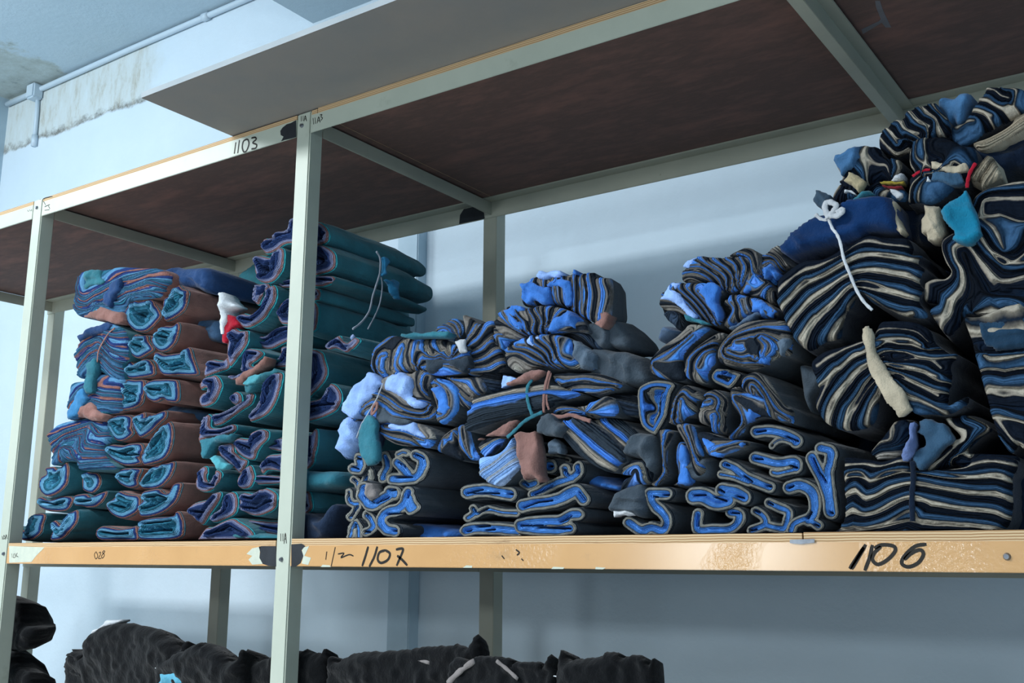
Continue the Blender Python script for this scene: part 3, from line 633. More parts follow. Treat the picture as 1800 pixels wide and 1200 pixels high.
# ------------------------------------------------------------------ cloth
DATA = r'''
#g cloth rolls stacked at the left end of the shelf
@20 750 6
o rt .03 .36 | 28,1042 80,1060 130,1090 160,1050 165,985 135,975 190,925 270,905 345,915 350,960 315,1030 300,1110 250,1165 180,1198 100,1195 45,1150 25,1095 | 230,960 200,1060 190,1120 | fabric_roll: teal cloth roll lowest and furthest left, beside the left post
o rt .03 .36 | 420,1000 450,980 490,1000 525,1030 560,960 600,900 650,870 680,880 690,960 670,1030 610,1110 550,1170 480,1198 400,1198 400,1150 425,1080 | 460,1040 520,1110;600,940 560,1080 | fabric_roll: teal cloth roll on the shelf board, second from the left post
o rt .05 .34 | 268,745 330,738 390,778 440,745 500,722 600,730 630,770 600,840 560,880 480,895 380,890 300,860 265,810 | 330,790 450,820 560,780 | fabric_roll: flattened teal roll with a notched top, just above the lowest left roll
o rt .06 .34 | 670,720 760,700 810,715 850,745 880,710 1000,670 970,760 890,840 800,855 740,840 670,830 660,770 | 730,790 860,770 | fabric_roll: small teal roll with a flared right lip, above the second lowest left roll
o rt .04 .34 | 320,440 350,420 430,415 470,440 540,385 580,365 600,420 600,500 580,600 520,680 440,725 370,735 300,690 270,610 290,530 335,490 | 430,500 440,600;520,480 450,590 | fabric_roll: round teal roll with a peaked corner, under the chevron striped bundle
o rt .06 .34 | 735,520 770,485 840,475 900,490 930,560 915,640 860,695 800,700 740,665 730,600 | 780,500 830,560 | fabric_roll: small round teal roll tucked under the right side of the chevron bundle
g sl .03 .34 rt | 390,90 440,10 520,-40 640,-70 800,-100 950,-80 985,0 1040,140 970,200 980,260 1010,340 1100,420 1060,450 900,450 730,455 700,370 560,360 500,390 440,405 430,330 410,220 410,150 | 400,100 560,30 800,-60 950,-40;415,190 540,110 700,40 850,-10 830,130 970,180;430,290 560,190 650,110 780,70 790,210 970,240;440,380 560,220 600,170 720,130 720,330 770,340 1000,310;580,250 620,320 690,360 730,440 900,430 1090,420 | fabric_bundle: chevron striped blue and rust bundle at the left edge of the left stack
@20 560 6
g sl .03 .32 rb | 630,680 780,650 880,590 1000,590 1180,640 1140,760 1140,960 1000,1010 970,1070 740,1040 600,1065 580,990 580,880 600,800 | 590,880 700,760 790,690;600,960 700,830 860,700 1000,720 1130,730;590,1040 760,900 870,830 1000,850 1140,850;700,1050 850,900 960,930 1140,940 | fabric_bundle: pinched striped bundle with a brown underside, below the bundle tied with a rust cord
+c br .02 .05 | 700,1040 760,920 840,880 900,960 1000,1010 970,1070 800,1050 | wrap_cloth
+c bb .012 .02 | 760,720 805,840 700,1010 600,1060 585,990 660,860 | tie_tail
g sl .03 .32 rt | 700,180 850,90 1050,40 1200,130 1230,220 1210,300 1230,420 1160,480 1170,670 1060,640 940,560 880,590 740,630 690,570 690,480 670,420 670,310 720,240 | 690,200 850,120 1050,60;680,320 850,190 980,180 1080,280 1200,300;690,440 850,290 940,240 1080,410 1230,430;700,560 800,400 900,330 960,360 1150,500;740,620 860,440 930,430 1050,560 1170,650 | fabric_bundle: fan shaped striped bundle pinched by a rust cord with a hanging teal strip
+c nb .02 .03 | 695,180 760,160 850,90 1010,40 1060,60 960,150 800,200 720,240 | top_cloth
+c tc .012 .02 | 790,480 885,410 880,600 865,785 790,790 780,650 | tie_tail
+t br .015 10 | 1090,100 1030,150 970,240 920,340 905,460 | tie_cord
@120 440 6
g sl .03 .34 rb | 175,215 350,200 500,175 720,180 850,185 930,190 1060,235 1070,330 1000,450 960,500 700,530 650,545 600,600 590,750 460,765 330,740 130,700 90,660 65,600 90,480 115,300 | 160,230 165,440 240,460 330,410 430,340 600,240 860,190;125,300 130,490 210,540 340,480 450,400 620,370 860,280 1050,250;95,450 120,570 220,620 350,560 520,460 700,430 900,400;70,600 110,660 250,650 340,590 450,610 590,610 700,510 900,490 | fabric_bundle: wide striped bundle folded like a mattress on top of the left stack
+c td .022 .02 | 175,225 340,210 350,290 390,330 300,370 190,420 170,380 200,330 160,290 | inner_cloth
+c nb .012 .02 | 560,290 530,440 440,600 380,570 370,470 430,370 | hanging_flap
+c br .02 .04 | 130,700 240,650 350,585 420,620 590,650 590,750 460,765 330,740 | wrap_cloth
c nb .08 .25 | 1060,230 1160,180 1240,200 1370,190 1530,200 1560,320 1560,440 1470,450 1380,400 1240,400 1150,370 1080,390 1070,300 | | cloth_bundle: plain dark navy folded cloth on top of the left stack, beside the mattress folded bundle
+c lv .07 .03 | 920,300 1030,240 1080,370 980,480 930,490 | inner_cloth
o rb .03 .40 | 970,590 990,500 1060,460 1150,360 1200,400 1250,420 1250,520 1210,620 1100,700 1000,740 970,700 | 1130,430 1080,560 1020,660;1210,480 1100,580 | fabric_roll: brown wrapped roll directly under the dark navy folded cloth
o rb .03 .36 | 590,640 640,570 730,530 860,510 900,560 960,680 900,760 860,800 780,850 690,850 620,790 585,710 | 690,560 700,650 760,700;860,560 850,680 | fabric_roll: round brown roll left of the roll under the navy cloth
o rb .03 .36 | 870,900 930,830 1010,790 1090,790 1150,750 1180,800 1160,900 1120,980 1050,1050 970,1070 900,1030 860,960 | 950,900 1060,920;1000,850 1090,900 | fabric_roll: brown wrapped roll with pointed upper right corner, second row of the brown column
o rb .04 .36 | 610,990 690,880 740,900 830,890 850,960 900,1040 840,1090 740,1140 660,1110 620,1050 | 680,990 780,1020;740,940 800,940 | fabric_roll: small brown roll left of the second row roll with the pointed corner
c sb2 .14 .22 | 1190,720 1380,700 1560,740 1640,760 1640,950 1500,955 1290,920 1250,820 | | cloth_bundle: slate blue cloth lying between the upper brown rolls, left of the red cloth
c wh .02 .04 | 1570,440 1660,450 1790,590 1720,610 1670,640 1680,720 1640,800 1640,900 1620,900 1620,700 1590,560 | | plastic_bag: crumpled white plastic strip hanging beside the brown rolls
c rd .025 .05 | 1680,670 1760,700 1800,780 1720,830 1690,975 1630,975 1660,780 | | cloth_scrap: bright red cloth wedged between the brown rolls and the teal rolls
@170 600 6
o rb .03 .38 | 580,120 640,105 690,130 780,120 880,100 935,50 980,80 1010,200 1060,330 1000,360 870,355 720,360 650,330 600,230 | 640,180 740,270 850,220;930,120 930,240 800,300 | fabric_roll: boat shaped brown roll, third row of the brown column, next to the teal column
o rb .04 .36 | 260,290 320,190 380,230 470,180 560,200 590,290 590,350 480,380 330,390 270,350 | 330,300 520,230;420,300 520,290 | fabric_roll: brown roll with scalloped top, left of the boat shaped one
o rb .03 .38 | 490,440 560,400 660,390 800,395 850,420 870,560 850,640 760,640 700,610 600,640 510,600 485,520 | 540,500 640,500 700,560;770,460 760,540 | fabric_roll: box shaped brown roll, fourth row of the brown column
o rb .04 .36 | 245,510 290,400 400,400 490,410 490,560 470,650 400,700 300,725 245,715 240,620 | 290,470 320,540 430,580;320,640 420,620 | fabric_roll: brown roll left of the box shaped one
c sb2 .15 .2 | 740,660 900,690 1130,740 1130,850 950,820 760,770 | | cloth_bundle: slate blue cloth strip lying under the box shaped brown roll
o rb .03 .36 | 340,800 400,760 480,740 500,800 600,750 700,720 710,790 660,850 560,950 470,1010 420,1000 360,900 | 420,820 480,900 600,820;540,800 480,870 | fabric_roll: heart shaped brown roll above the big brown roll
o rb .04 .36 | 90,850 150,790 230,760 340,790 350,900 370,970 300,1030 200,1050 130,1000 90,930 | 170,850 220,940 300,930;280,830 230,900 | fabric_roll: round brown roll left of the heart shaped one
o rb .03 .40 | 510,1050 560,980 700,870 760,840 800,920 795,1060 760,1160 690,1240 560,1290 470,1300 440,1200 500,1120 | 720,920 600,1060 540,1150;700,1050 580,1200 | fabric_roll: big half moon brown roll, fifth row of the brown column
@20 750 6
o rb .035 .38 | 980,210 1040,180 1150,190 1220,170 1340,170 1370,260 1340,320 1360,380 1250,410 1130,400 1030,340 980,280 | 1030,240 1130,280 1280,230;1150,290 1330,290 | fabric_roll: wide brown roll with a sagging base, left of the half moon roll
o rb .04 .38 | 1090,500 1130,440 1300,430 1380,450 1330,560 1320,620 1230,650 1130,610 1085,550 | 1140,520 1270,530;1300,480 1220,550 | fabric_roll: small brown roll in the sixth row, on the left of its pair
o rb .03 .38 | 1400,470 1500,410 1600,380 1690,360 1695,450 1650,560 1560,640 1400,660 1330,630 1335,560 | 1500,460 1440,540 1400,600;1600,430 1520,540 | fabric_roll: leaf shaped brown roll in the sixth row, on the right of its pair
o rb .035 .38 | 980,800 1050,750 1110,670 1200,700 1340,730 1350,850 1290,920 1180,970 1060,940 990,860 | 1060,820 1150,860 1270,820;1140,730 1220,770 | fabric_roll: cup shaped brown roll, one row above the shelf board
o rb .03 .38 | 1370,690 1450,660 1560,650 1620,700 1680,600 1770,590 1750,700 1690,820 1560,920 1400,955 1335,930 1335,820 1380,770 | 1430,740 1560,720 1640,760;1400,860 1540,820 1620,760 | fabric_roll: brown roll with a horned corner, right of the cup shaped roll
o rb .03 .38 | 870,1110 900,1060 970,1040 1120,1070 1210,1060 1300,1040 1310,1100 1310,1195 1150,1200 950,1200 880,1170 | 960,1110 1100,1130 1240,1120 | fabric_roll: flat brown roll on the shelf board at the left of the brown column
o rb .03 .38 | 1320,1080 1380,980 1500,950 1680,940 1720,890 1770,900 1795,1000 1790,1100 1750,1170 1600,1200 1400,1200 1330,1170 | 1390,1020 1600,1000 1700,980;1400,1110 1560,1090 1700,1090 | fabric_roll: flat brown roll on the shelf board at the right of the brown column
#g teal cloth rolls around the middle post
@340 560 6
o tt .03 .34 | 380,120 440,90 480,120 560,120 580,200 560,290 490,400 430,470 380,510 360,400 370,250 | 420,180 480,260 540,180;440,380 480,260 | fabric_roll: heart shaped teal roll next to the red cloth
o tt .03 .34 | 590,180 660,140 740,180 820,110 900,70 990,60 1080,40 1080,190 900,270 760,320 660,290 600,240 | 640,210 740,230 900,130 1040,90 | fabric_roll: long teal roll touching the middle post, right of the heart shaped one
o tt .03 .34 | 490,340 560,300 720,340 720,400 600,470 620,490 780,400 700,520 520,620 400,640 350,600 480,560 | 570,360 680,370;560,380 530,540 400,610 | fabric_roll: teal roll with frayed layers and a star shaped fold, below the heart shaped one
+c br .024 .03 | 450,640 500,600 620,530 760,400 790,410 720,520 620,600 520,690 460,700 | layer_ends
+c cy .02 .02 | 520,690 560,640 680,590 740,570 700,620 620,680 560,705 | layer_ends
+c td .03 .05 | 540,710 640,640 760,560 860,520 900,560 760,640 620,760 560,790 | layer_ends
o tt .05 .32 | 120,620 130,500 200,430 300,440 370,400 380,520 260,570 | 200,480 300,500 | fabric_roll: narrow teal roll pressed between the brown column and the heart shaped teal roll
o tt .03 .36 | 60,680 110,630 240,590 300,680 280,780 220,880 140,930 70,920 50,850 80,790 115,770 170,760 120,730 70,750 | 150,660 230,680 190,820 | fabric_roll: C shaped teal roll overhanging the brown column
o tt .03 .34 | 900,300 980,280 1080,270 1080,470 900,520 800,510 790,460 900,420 | 850,470 950,440 1000,340 | fabric_roll: L shaped teal roll half hidden by the middle post, below the long teal roll
o tt .03 .34 | 600,1000 700,900 720,720 800,600 890,560 940,590 920,760 860,900 760,1020 600,1090 580,1040 | 640,1030 760,880 800,700 880,620 | fabric_roll: tall banana shaped teal roll leaning against the middle post
o tt .04 .34 | 190,1000 300,990 430,930 560,850 600,780 650,800 620,900 480,990 300,1110 200,1130 180,1060 | 240,1050 420,980 600,840 | fabric_roll: long slanted teal roll left of the banana shaped one
o tt .05 .34 | 390,820 440,765 500,790 520,870 470,920 400,890 | 450,840 460,850 | fabric_roll: tiny ring shaped teal roll above the slanted one
@170 600 6
o tt .03 .36 | 1070,960 1110,850 1160,760 1200,800 1200,900 1330,900 1450,870 1470,930 1400,980 1250,1010 1100,1040 1080,1130 1055,1030 | 1150,830 1140,960 1300,960 1430,910 | fabric_roll: hook shaped teal roll with loose lower layers, beside the half moon brown roll
+c tc .022 .03 | 1080,1040 1250,1010 1400,985 1480,960 1420,1030 1300,1060 1200,1100 1130,1250 1100,1180 | layer_ends
@320 750 6
o tt .03 .36 | 545,150 600,110 700,120 720,60 820,20 900,40 900,130 840,200 800,260 760,340 700,350 620,310 560,230 | 620,180 740,240 780,120 850,70 | fabric_roll: heart shaped teal roll halfway up the teal column, left of the middle post
o tt .04 .34 | 380,250 430,180 540,170 560,260 620,320 680,360 620,470 570,490 500,400 400,310 | 450,230 560,320 610,420 | fabric_roll: slanted teal roll left of the lower heart shaped one
o tt .06 .3 | 900,150 1000,110 1080,120 1080,260 960,250 870,220 | 930,190 1020,170 | fabric_roll: curled teal roll end against the middle post, right of the lower heart shaped one
o tt .03 .36 | 120,540 160,440 230,410 262,440 250,540 280,590 320,540 330,450 400,480 400,560 320,660 220,690 130,660 110,600 | 200,500 220,600 330,620 370,540 | fabric_roll: cup shaped teal roll left of the triangular ones, beside the lower brown rolls
+c cy .015 .02 | 290,330 360,300 480,400 460,440 380,465 | hanging_flap
o tt .03 .34 | 830,420 860,330 900,290 990,280 1080,290 1080,500 1000,470 900,460 860,500 830,480 | 880,410 930,360 1040,420 | fabric_roll: triangular teal roll cut off by the middle post
o tt .03 .34 | 580,540 640,440 720,400 760,480 760,560 720,640 640,660 590,620 | 660,600 700,480 | fabric_roll: triangular teal roll in the middle of the teal column
o tt .04 .34 | 770,510 900,500 1000,520 1080,540 1080,590 900,610 770,610 760,560 | 800,545 1040,555 | fabric_roll: flat teal roll touching the middle post, right of the middle triangular one
o tt .03 .36 | 590,760 640,690 740,700 820,660 880,640 980,700 990,800 940,880 800,940 700,930 620,880 590,820 | 650,740 740,760 810,690;640,850 780,860 860,790 950,780 | fabric_roll: clover shaped teal roll low beside the middle post
o tt .03 .34 | 50,870 120,800 260,760 330,700 400,680 400,760 300,900 200,1030 130,1000 70,940 | 110,890 220,900 360,740;180,960 260,860 | fabric_roll: wing shaped teal roll near the bottom, beside the lowest brown rolls
o tt .035 .34 | 330,900 400,860 420,740 490,680 550,700 570,800 540,920 400,990 300,1010 280,970 | 490,740 450,880 330,960 | fabric_roll: upright almond shaped teal roll left of the clover shaped one
o tt .03 .36 | 150,1160 220,1060 300,1050 430,990 530,960 600,1000 690,1060 740,1140 700,1190 500,1200 150,1200 | 270,1130 420,1080 500,1040 640,1120 | fabric_roll: crumpled teal roll on the shelf board between the brown column and the middle post
o tt .03 .34 | 670,1010 720,980 900,990 1090,1010 1090,1160 900,1130 720,1090 680,1060 | 720,1020 900,1060 1060,1090 | fabric_roll: flat teal roll just above the shelf board, touching the middle post
c td .06 .3 | 640,1100 900,1130 1090,1150 1090,1200 640,1200 | | cloth_bundle: dark teal cloth on the shelf board at the foot of the middle post
@380 380 6
o tt .03 .34 | 480,300 500,230 600,230 620,160 750,150 770,60 830,0 870,60 870,260 720,300 640,360 540,400 490,370 | 530,320 680,200 800,170;800,160 820,60 | fabric_roll: highest teal roll at the left of the middle post
o tt .03 .36 | 400,440 470,410 590,430 650,330 720,350 730,450 700,580 620,680 520,710 440,680 400,580 | 440,460 500,560 580,500;650,420 640,560 480,640 | fabric_roll: big spiral teal roll left of the middle post, second from the top
o tt .04 .34 | 390,850 430,720 560,710 590,760 520,800 480,870 440,940 390,900 | 440,760 420,860;470,820 540,750 | fabric_roll: small teal roll under the big spiral one
o tt .03 .36 | 230,1060 290,1020 360,1030 470,950 530,850 540,760 600,720 640,790 620,930 540,1060 430,1150 300,1180 240,1130 | 280,1080 400,1100 540,980 590,800 | fabric_roll: long curved teal roll under the small one, touching the red cloth
o tt .04 .34 | 620,980 700,880 780,850 860,900 860,1100 700,1140 640,1100 | 680,1020 780,900 | fabric_roll: teal roll tucked between the long curved one and the middle post
o tt .05 .34 | 640,700 720,650 860,640 860,740 700,750 | 690,710 800,690 | fabric_roll: thin teal roll tucked behind the middle post beside the big spiral one
@520 380 6
o tt .03 .38 | 100,60 180,50 260,65 335,140 350,220 300,290 100,300 | 220,190 280,240 310,180 | fabric_roll: topmost long teal roll at the right of the middle post
o tt .03 .38 | 90,320 230,300 310,310 400,370 420,440 400,540 300,600 90,610 | 240,500 280,460 200,420;350,450 280,350 | fabric_roll: thickest long teal roll at the right of the middle post, second from the top
+t gy X.118 12 | 850,370 890,450 885,600 850,720 810,850 775,1000 690,1120 600,1190 | tie_cord
+t gy X.118 9 | 900,640 912,720 905,820 880,940 830,1060 760,1190 | tie_cord
+c bt X.122 .008 | 915,420 960,430 1000,490 950,540 960,620 900,640 930,550 | tie_tail
+c bt X.122 .008 | 920,660 1000,670 1095,700 1105,880 1060,870 1000,770 | tie_tail
o tt .03 .36 | 90,640 250,625 380,625 410,660 380,700 250,740 90,720 | 240,660 380,670 | fabric_roll: thin flat teal roll squeezed below the thickest one, right of the middle post
o tt .03 .36 | 80,755 220,755 250,800 245,860 220,885 80,885 | 160,820 220,820 | fabric_roll: slim teal roll in the fourth row at the right of the middle post
o tt .03 .38 | 60,900 180,895 225,960 225,1100 190,1210 60,1210 | 140,980 150,1120 | fabric_roll: fat plain teal roll in the fifth row at the right of the middle post
@340 560 6
o tt .04 .36 | 1370,310 1520,170 1600,250 1700,190 1750,240 1620,360 1500,320 | 1430,290 1540,240 1620,320 | fabric_roll: teal roll with a rust coloured lip, right of the middle post, beside the lavender strap
+t lv X.145 30 | 1670,185 1760,290 1830,400 | strap
o tt .03 .40 | 1180,350 1330,340 1380,430 1410,560 1370,680 1260,790 1180,800 | 1290,400 1320,520 1270,680 | fabric_roll: large round teal roll halfway down at the right of the middle post
o tt .03 .38 | 1150,890 1300,850 1400,780 1430,680 1500,700 1550,800 1540,920 1450,1010 1250,1080 1150,1070 | 1200,940 1400,900 1450,760;1400,900 1500,900 | fabric_roll: drop shaped teal roll right of the middle post, beside the pale blue cloth cap
@320 750 6
o tt .03 .38 | 1250,70 1350,90 1400,20 1440,40 1440,180 1400,330 1350,420 1250,440 | 1380,130 1370,300 | fabric_roll: tall plain teal roll low at the right of the middle post
c tc .06 .3 | 1270,480 1480,475 1600,470 1700,490 1700,620 1500,650 1270,690 | | cloth_bundle: crumpled teal cloth under the tall plain teal roll
o tt .03 .36 | 1260,690 1340,680 1375,780 1380,850 1340,900 1260,920 | 1300,740 1340,830 | fabric_roll: small dark teal roll low at the right of the middle post
c ns .08 .3 | 1260,930 1420,920 1530,980 1600,830 1670,830 1640,1000 1560,1200 1260,1200 | | cloth_bundle: navy and teal cloth heap on the shelf board right of the middle post
+c tc .07 .02 | 1370,1060 1440,1030 1480,1080 1440,1130 1380,1110 | loose_end
+c ru .072 .02 | 1330,1010 1420,965 1530,1000 1540,1030 1420,1020 1340,1060 | loose_end
#g charcoal wrapped rolls with blue layers in the middle stack
@590 750 6
k bk .03 .36 | 64: 835,300 895,340 880,440 800,530 690,550 575,545; 66: 645,380 700,440 740,510; 42: 650,290 700,268 735,275 | 820,290 890,330; 640,370 720,430;600,525 760,525 | fabric_roll: charcoal roll whose C shaped blue end curls round a blob, in the middle stack
k bk .04 .3 | 55: 515,310 530,370 520,430 480,490 465,540 | 520,310 540,400;490,500 480,540 | fabric_roll: narrow blue ended roll between the teal tassel and the C shaped roll
k bk .035 .3 | 60: 235,330 250,390 220,440 160,440 | 210,330 240,340;140,415 200,440 | fabric_roll: hook shaped blue roll at the left edge, just left of the teal tassel
k bk .045 .3 | 50: 310,430 290,520 260,600; 30: 350,460 345,540 | 310,450 280,560 | fabric_roll: upright thin blue roll directly below the teal tassel
k bk .05 .3 | 46: 150,550 190,580 205,620 | 150,550 200,580 | fabric_roll: tiny blue roll under the hook shaped one
k bk .03 .36 | 68: 290,640 270,700 320,790 390,825 460,780 540,730; 72: 570,690 600,700 | 280,640 290,740 390,800;560,665 620,660;420,800 530,740 | fabric_roll: boat shaped charcoal and blue roll below the tassel, one row above the lowest
+c tp .022 .03 | 330,590 390,600 430,680 430,740 360,770 310,700 | inner_cloth
k bk .03 .38 | 66: 740,690 720,790 650,870 560,890 500,940 490,1010 540,1080 630,1100; 78: 755,770 790,850 | 740,680 720,740;600,1095 640,1100;520,920 720,910 | fabric_roll: big S shaped charcoal and blue roll on the shelf board of the middle stack
k bk .035 .3 | 48: 115,690 120,770 170,810 220,810; 48: 220,840 165,920 145,955 | 110,700 130,780;220,840 150,940 | fabric_roll: Y shaped blue roll at the lower left edge of the middle stack
k bk .035 .34 | 52: 325,920 375,980 400,1040 375,1090 330,1110 | 310,910 370,960;310,1105 370,1110 | fabric_roll: bracket shaped blue roll on the shelf board left of the S shaped one
k bk .04 .34 | 46: 165,1160 180,1060 210,1010 240,1070 240,1160 | 205,1030 205,1060 | fabric_roll: arch shaped blue roll at the lower left corner of the middle stack
c bl .12 .2 | 740,1020 880,1020 1280,1090 1290,1200 700,1200 | | cloth_bundle: flat blue cloth lying under the S shaped roll
@800 750 6
k bk .03 .38 | 72: 130,690 230,675 340,670 450,690 580,710 | 120,700 180,680 280,660;560,705 600,710;180,700 450,700 | fabric_roll: long flat blue roll, third row above the shelf, right of the S shaped roll
k bk .04 .36 | 48: 190,860 200,910 130,960; 46: 220,920 340,870 480,900 640,910 | 190,850 210,900;240,910 340,850 | fabric_roll: wavy flat blue roll, second row above the shelf in the middle stack
k bk .03 .36 | 66: 95,1090 200,1070 330,1070 480,1080 620,1095 | 90,1100 130,1090;220,1050 340,1040;300,1090 380,1080 | fabric_roll: flat blue roll on the shelf board right of the S shaped one
k bk .03 .38 | 72: 700,835 800,810 950,790 1100,760 1230,690 1290,680 1345,760 | 700,850 850,790 1000,770;1300,690 1350,770 | fabric_roll: long flat blue roll with a drooping right tip, second row above the shelf
k bk .03 .40 | 66: 690,1030 800,1010 950,1000 1100,990 1200,930 1280,920; 66: 690,1060 850,1080 1050,1090 1190,1070 | 680,1040 900,1040;1080,1000 1200,940;850,1060 1190,1070 | fabric_roll: thick double fold blue roll on the shelf board in the middle stack
k bk .04 .36 | 58: 820,710 950,640 1100,580 1210,540 1290,480 1290,415; 56: 1150,440 1165,500 1230,540 | 820,710 1000,620;1290,400 1290,480;1140,450 1180,510 | fabric_roll: slanted blue roll with a curled heart shaped top, below the charcoal striped wedge
k bk .05 .34 | 72: 975,410 995,412 | 960,410 1000,410 | fabric_roll: small round blue roll right of the rust rag
k bk .05 .34 | 56: 710,590 760,615 820,590 | 700,580 740,610 | fabric_roll: small blue roll end directly under the rust rag
c bl .10 .2 | 1330,560 1440,460 1520,500 1640,590 1750,640 1740,670 1500,640 | | cloth_scrap: triangular bright blue cloth between the heart topped roll and the right stack
k bk .08 .3 | 36: 880,310 1000,310 1190,350 | 920,315 1180,350 | fabric_roll: thin blue edged roll above the small round one
g lb .02 .30 bk | 270,330 400,300 520,230 620,110 650,250 690,400 600,520 500,620 400,610 300,540 270,450 | 280,440 450,320 630,150;300,530 480,400 650,250;400,600 560,480 690,380 | fabric_bundle: fanned pale blue cloth stack left of the rust rag
g st .03 .30 bk | 235,190 350,120 540,100 500,200 400,300 330,345 285,290 | 280,150 400,110 540,90;330,345 450,240 530,160 | fabric_bundle: short beige and charcoal layered wedge above the fanned pale blue stack
c ru .005 .025 | 615,80 700,50 850,40 860,130 900,350 940,560 900,590 860,540 750,570 700,420 650,250 | | cloth_rag: dusty rose brown rag hanging in the middle of the middle stack
@810 600 6
c ch .0 .05 | 800,880 850,790 930,760 1000,830 1110,880 1090,960 1010,1010 900,990 810,960 | | cloth_rag: dark charcoal rag knotted above the rose brown rag
+c gy2 .03 .02 | 930,1060 1000,1020 1060,1080 1060,1190 930,1190 | loose_end
g tk .02 .34 bk | 130,600 300,545 450,510 700,460 960,440 1100,500 1260,560 1000,640 960,700 700,760 450,830 100,950 70,850 90,740 130,700 | 130,590 450,490 700,430 950,400 1280,480;110,780 350,700 560,650 860,650 1280,550;90,960 450,850 960,720 | fabric_bundle: wide pile of charcoal and blue cloth tied with teal and rust bands
+c ru .01 .015 | 480,440 650,350 850,300 900,310 850,350 640,440 490,480 | tie_tail
+c lb1 .03 .015 | 450,360 600,390 470,480 430,500 | layer_corner
+t tc .008 20 | 750,400 705,480 700,580 720,680 755,780 | tie_band
+t tc .006 20 | 860,745 760,790 660,850 580,930 490,1010 | tie_band
+t ru .008 18 | 935,310 895,450 875,600 875,750 | tie_band
+t ru .010 14 | 950,330 915,480 905,620 930,720 | tie_band
+c ru .012 .02 | 160,1030 300,970 450,880 630,830 600,880 500,970 350,990 180,1045 | tie_tail
+t ru .010 22 | 950,780 1050,795 1160,775 1290,815 1370,840 | tie_tail
g sb .03 .34 bk | 960,360 1080,330 1230,345 1400,330 1600,380 1710,470 1560,540 1400,570 1280,530 1110,520 1020,450 | 1000,350 1400,350 1690,430;1050,440 1130,480 1350,430 1500,470 1680,470;1200,540 1400,570 1600,520 | fabric_bundle: folded blue and taupe layers at the right end of the tied pile
g sb .03 .34 bk | 960,750 1060,670 1250,690 1460,620 1560,580 1650,650 1660,780 1500,790 1400,810 1300,780 1150,770 | 960,740 1080,680 1280,710 1410,790;1000,770 1200,730 1400,750 1600,600 | fabric_bundle: thin blue fold with a loop at its right end, just below the tied pile
g tk .02 .34 bk | 1040,850 1160,830 1210,790 1400,880 1600,1050 1740,1240 1680,1300 1580,1380 1400,1320 1230,1200 1130,1080 1040,980 | 1060,930 1200,1130 1350,1290 1560,1400;1170,800 1350,910 1550,1080 1730,1240;1300,720 1600,900 1850,1150 | fabric_bundle: slanting wedge of charcoal, beige and blue layers in the middle stack
g tk .05 .3 bk | 1380,830 1600,800 1800,900 1900,1000 1850,1100 1760,1160 1600,1070 1480,930 | 1400,860 1560,1030 1750,1180;1560,800 1720,930 1860,1040;1700,760 1850,880 1950,1000 | fabric_bundle: smaller slanting wedge of layers behind and right of the larger wedge
@590 570 6
g sb .03 .16 bk | 380,480 375,350 400,230 480,160 560,110 700,130 860,130 1100,135 1220,200 1390,230 1410,330 1420,430 1350,510 1050,540 960,490 800,500 540,560 470,540 | 540,110 400,240 380,400 400,490;1:600,170 470,290 440,420 480,530;2:560,330 500,360 500,480 540,520;1:640,160 600,300 600,500;2:730,260 690,400 730,500;1:800,150 790,300 830,490;2:900,190 890,390;1:1000,170 1060,310;0:1150,180 1230,330;3:960,400 1180,400 1400,370;4:970,490 1180,440 1400,500 | fabric_bundle: row of three oval folded striped bundles under the teal scrap
+c wg .015 .004 | 1260,180 1375,155 1395,290 1320,310 1280,230 | paper_tag
+c du .022 .03 | 950,350 1160,370 1400,330 1420,420 1350,510 1170,430 1000,530 960,470 | dark_fold
c tc .0 .03 | 670,90 830,80 900,100 1230,80 1190,135 860,132 690,128 | | cloth_scrap: flat teal scrap on top of the oval striped bundles
@720 530 9
g sb .06 .30 bk | 390,450 560,320 700,260 800,320 870,430 860,520 800,600 720,640 600,560 | 560,320 700,380 780,480 780,590;600,300 750,330 840,450 830,560;420,450 600,430 700,520 740,590 | fabric_bundle: small arched striped bundle behind the teal scrap
g sb .05 .16 bk | 835,215 920,230 1000,290 1080,350 1200,300 1300,300 1330,340 1300,500 1290,620 1400,720 1450,860 1500,1010 1400,1100 1200,1160 1000,1180 920,1100 940,900 920,700 890,600 870,400 | 880,600 980,420 990,280;910,670 1060,480 1080,350;930,780 1150,640 1280,440;950,930 1200,820 1320,640;950,1020 1200,960 1430,860;1020,1140 1300,1120 1500,1010 | fabric_bundle: tall fan of curved striped layers between the oval bundles and the stepped bundles
@590 570 6
g sb .03 .32 bk | 130,960 200,840 430,700 480,600 560,540 680,500 800,520 860,490 930,480 1040,560 960,700 1000,840 1040,900 1045,990 900,1010 750,1030 640,1055 460,1045 380,1000 280,960 200,1040 | -1:480,680 650,780 780,870 940,900 980,840;0:190,1000 460,760 700,880 850,960 1000,950 1010,850 900,700 900,500;1:200,1040 450,860 640,980 850,1010 1040,990 1050,850 960,700 1000,560 | fabric_bundle: big bundle with pale blue puffed cloth at the left of the middle stack
+c lb1 .015 .04 | 70,910 130,780 200,640 350,500 450,560 490,630 440,720 300,830 200,1000 130,960 | cloth_puff
+c lb1 .015 .03 | 520,640 600,530 700,500 800,550 790,750 940,820 920,880 780,850 650,740 520,690 | cloth_puff
+c ch .015 .04 | 440,890 520,880 640,980 800,1020 640,1055 460,1045 430,970 | wrap_cloth
+t gy .005 9 | 500,620 460,720 430,790 330,960 270,1060 220,1200 | tie_cord
+t ru .004 16 | 440,820 400,860 380,950 430,890 440,820 | knot
+c tc .002 .012 | 300,1000 345,950 400,960 430,1080 440,1220 455,1450 320,1490 270,1400 240,1200 | tassel
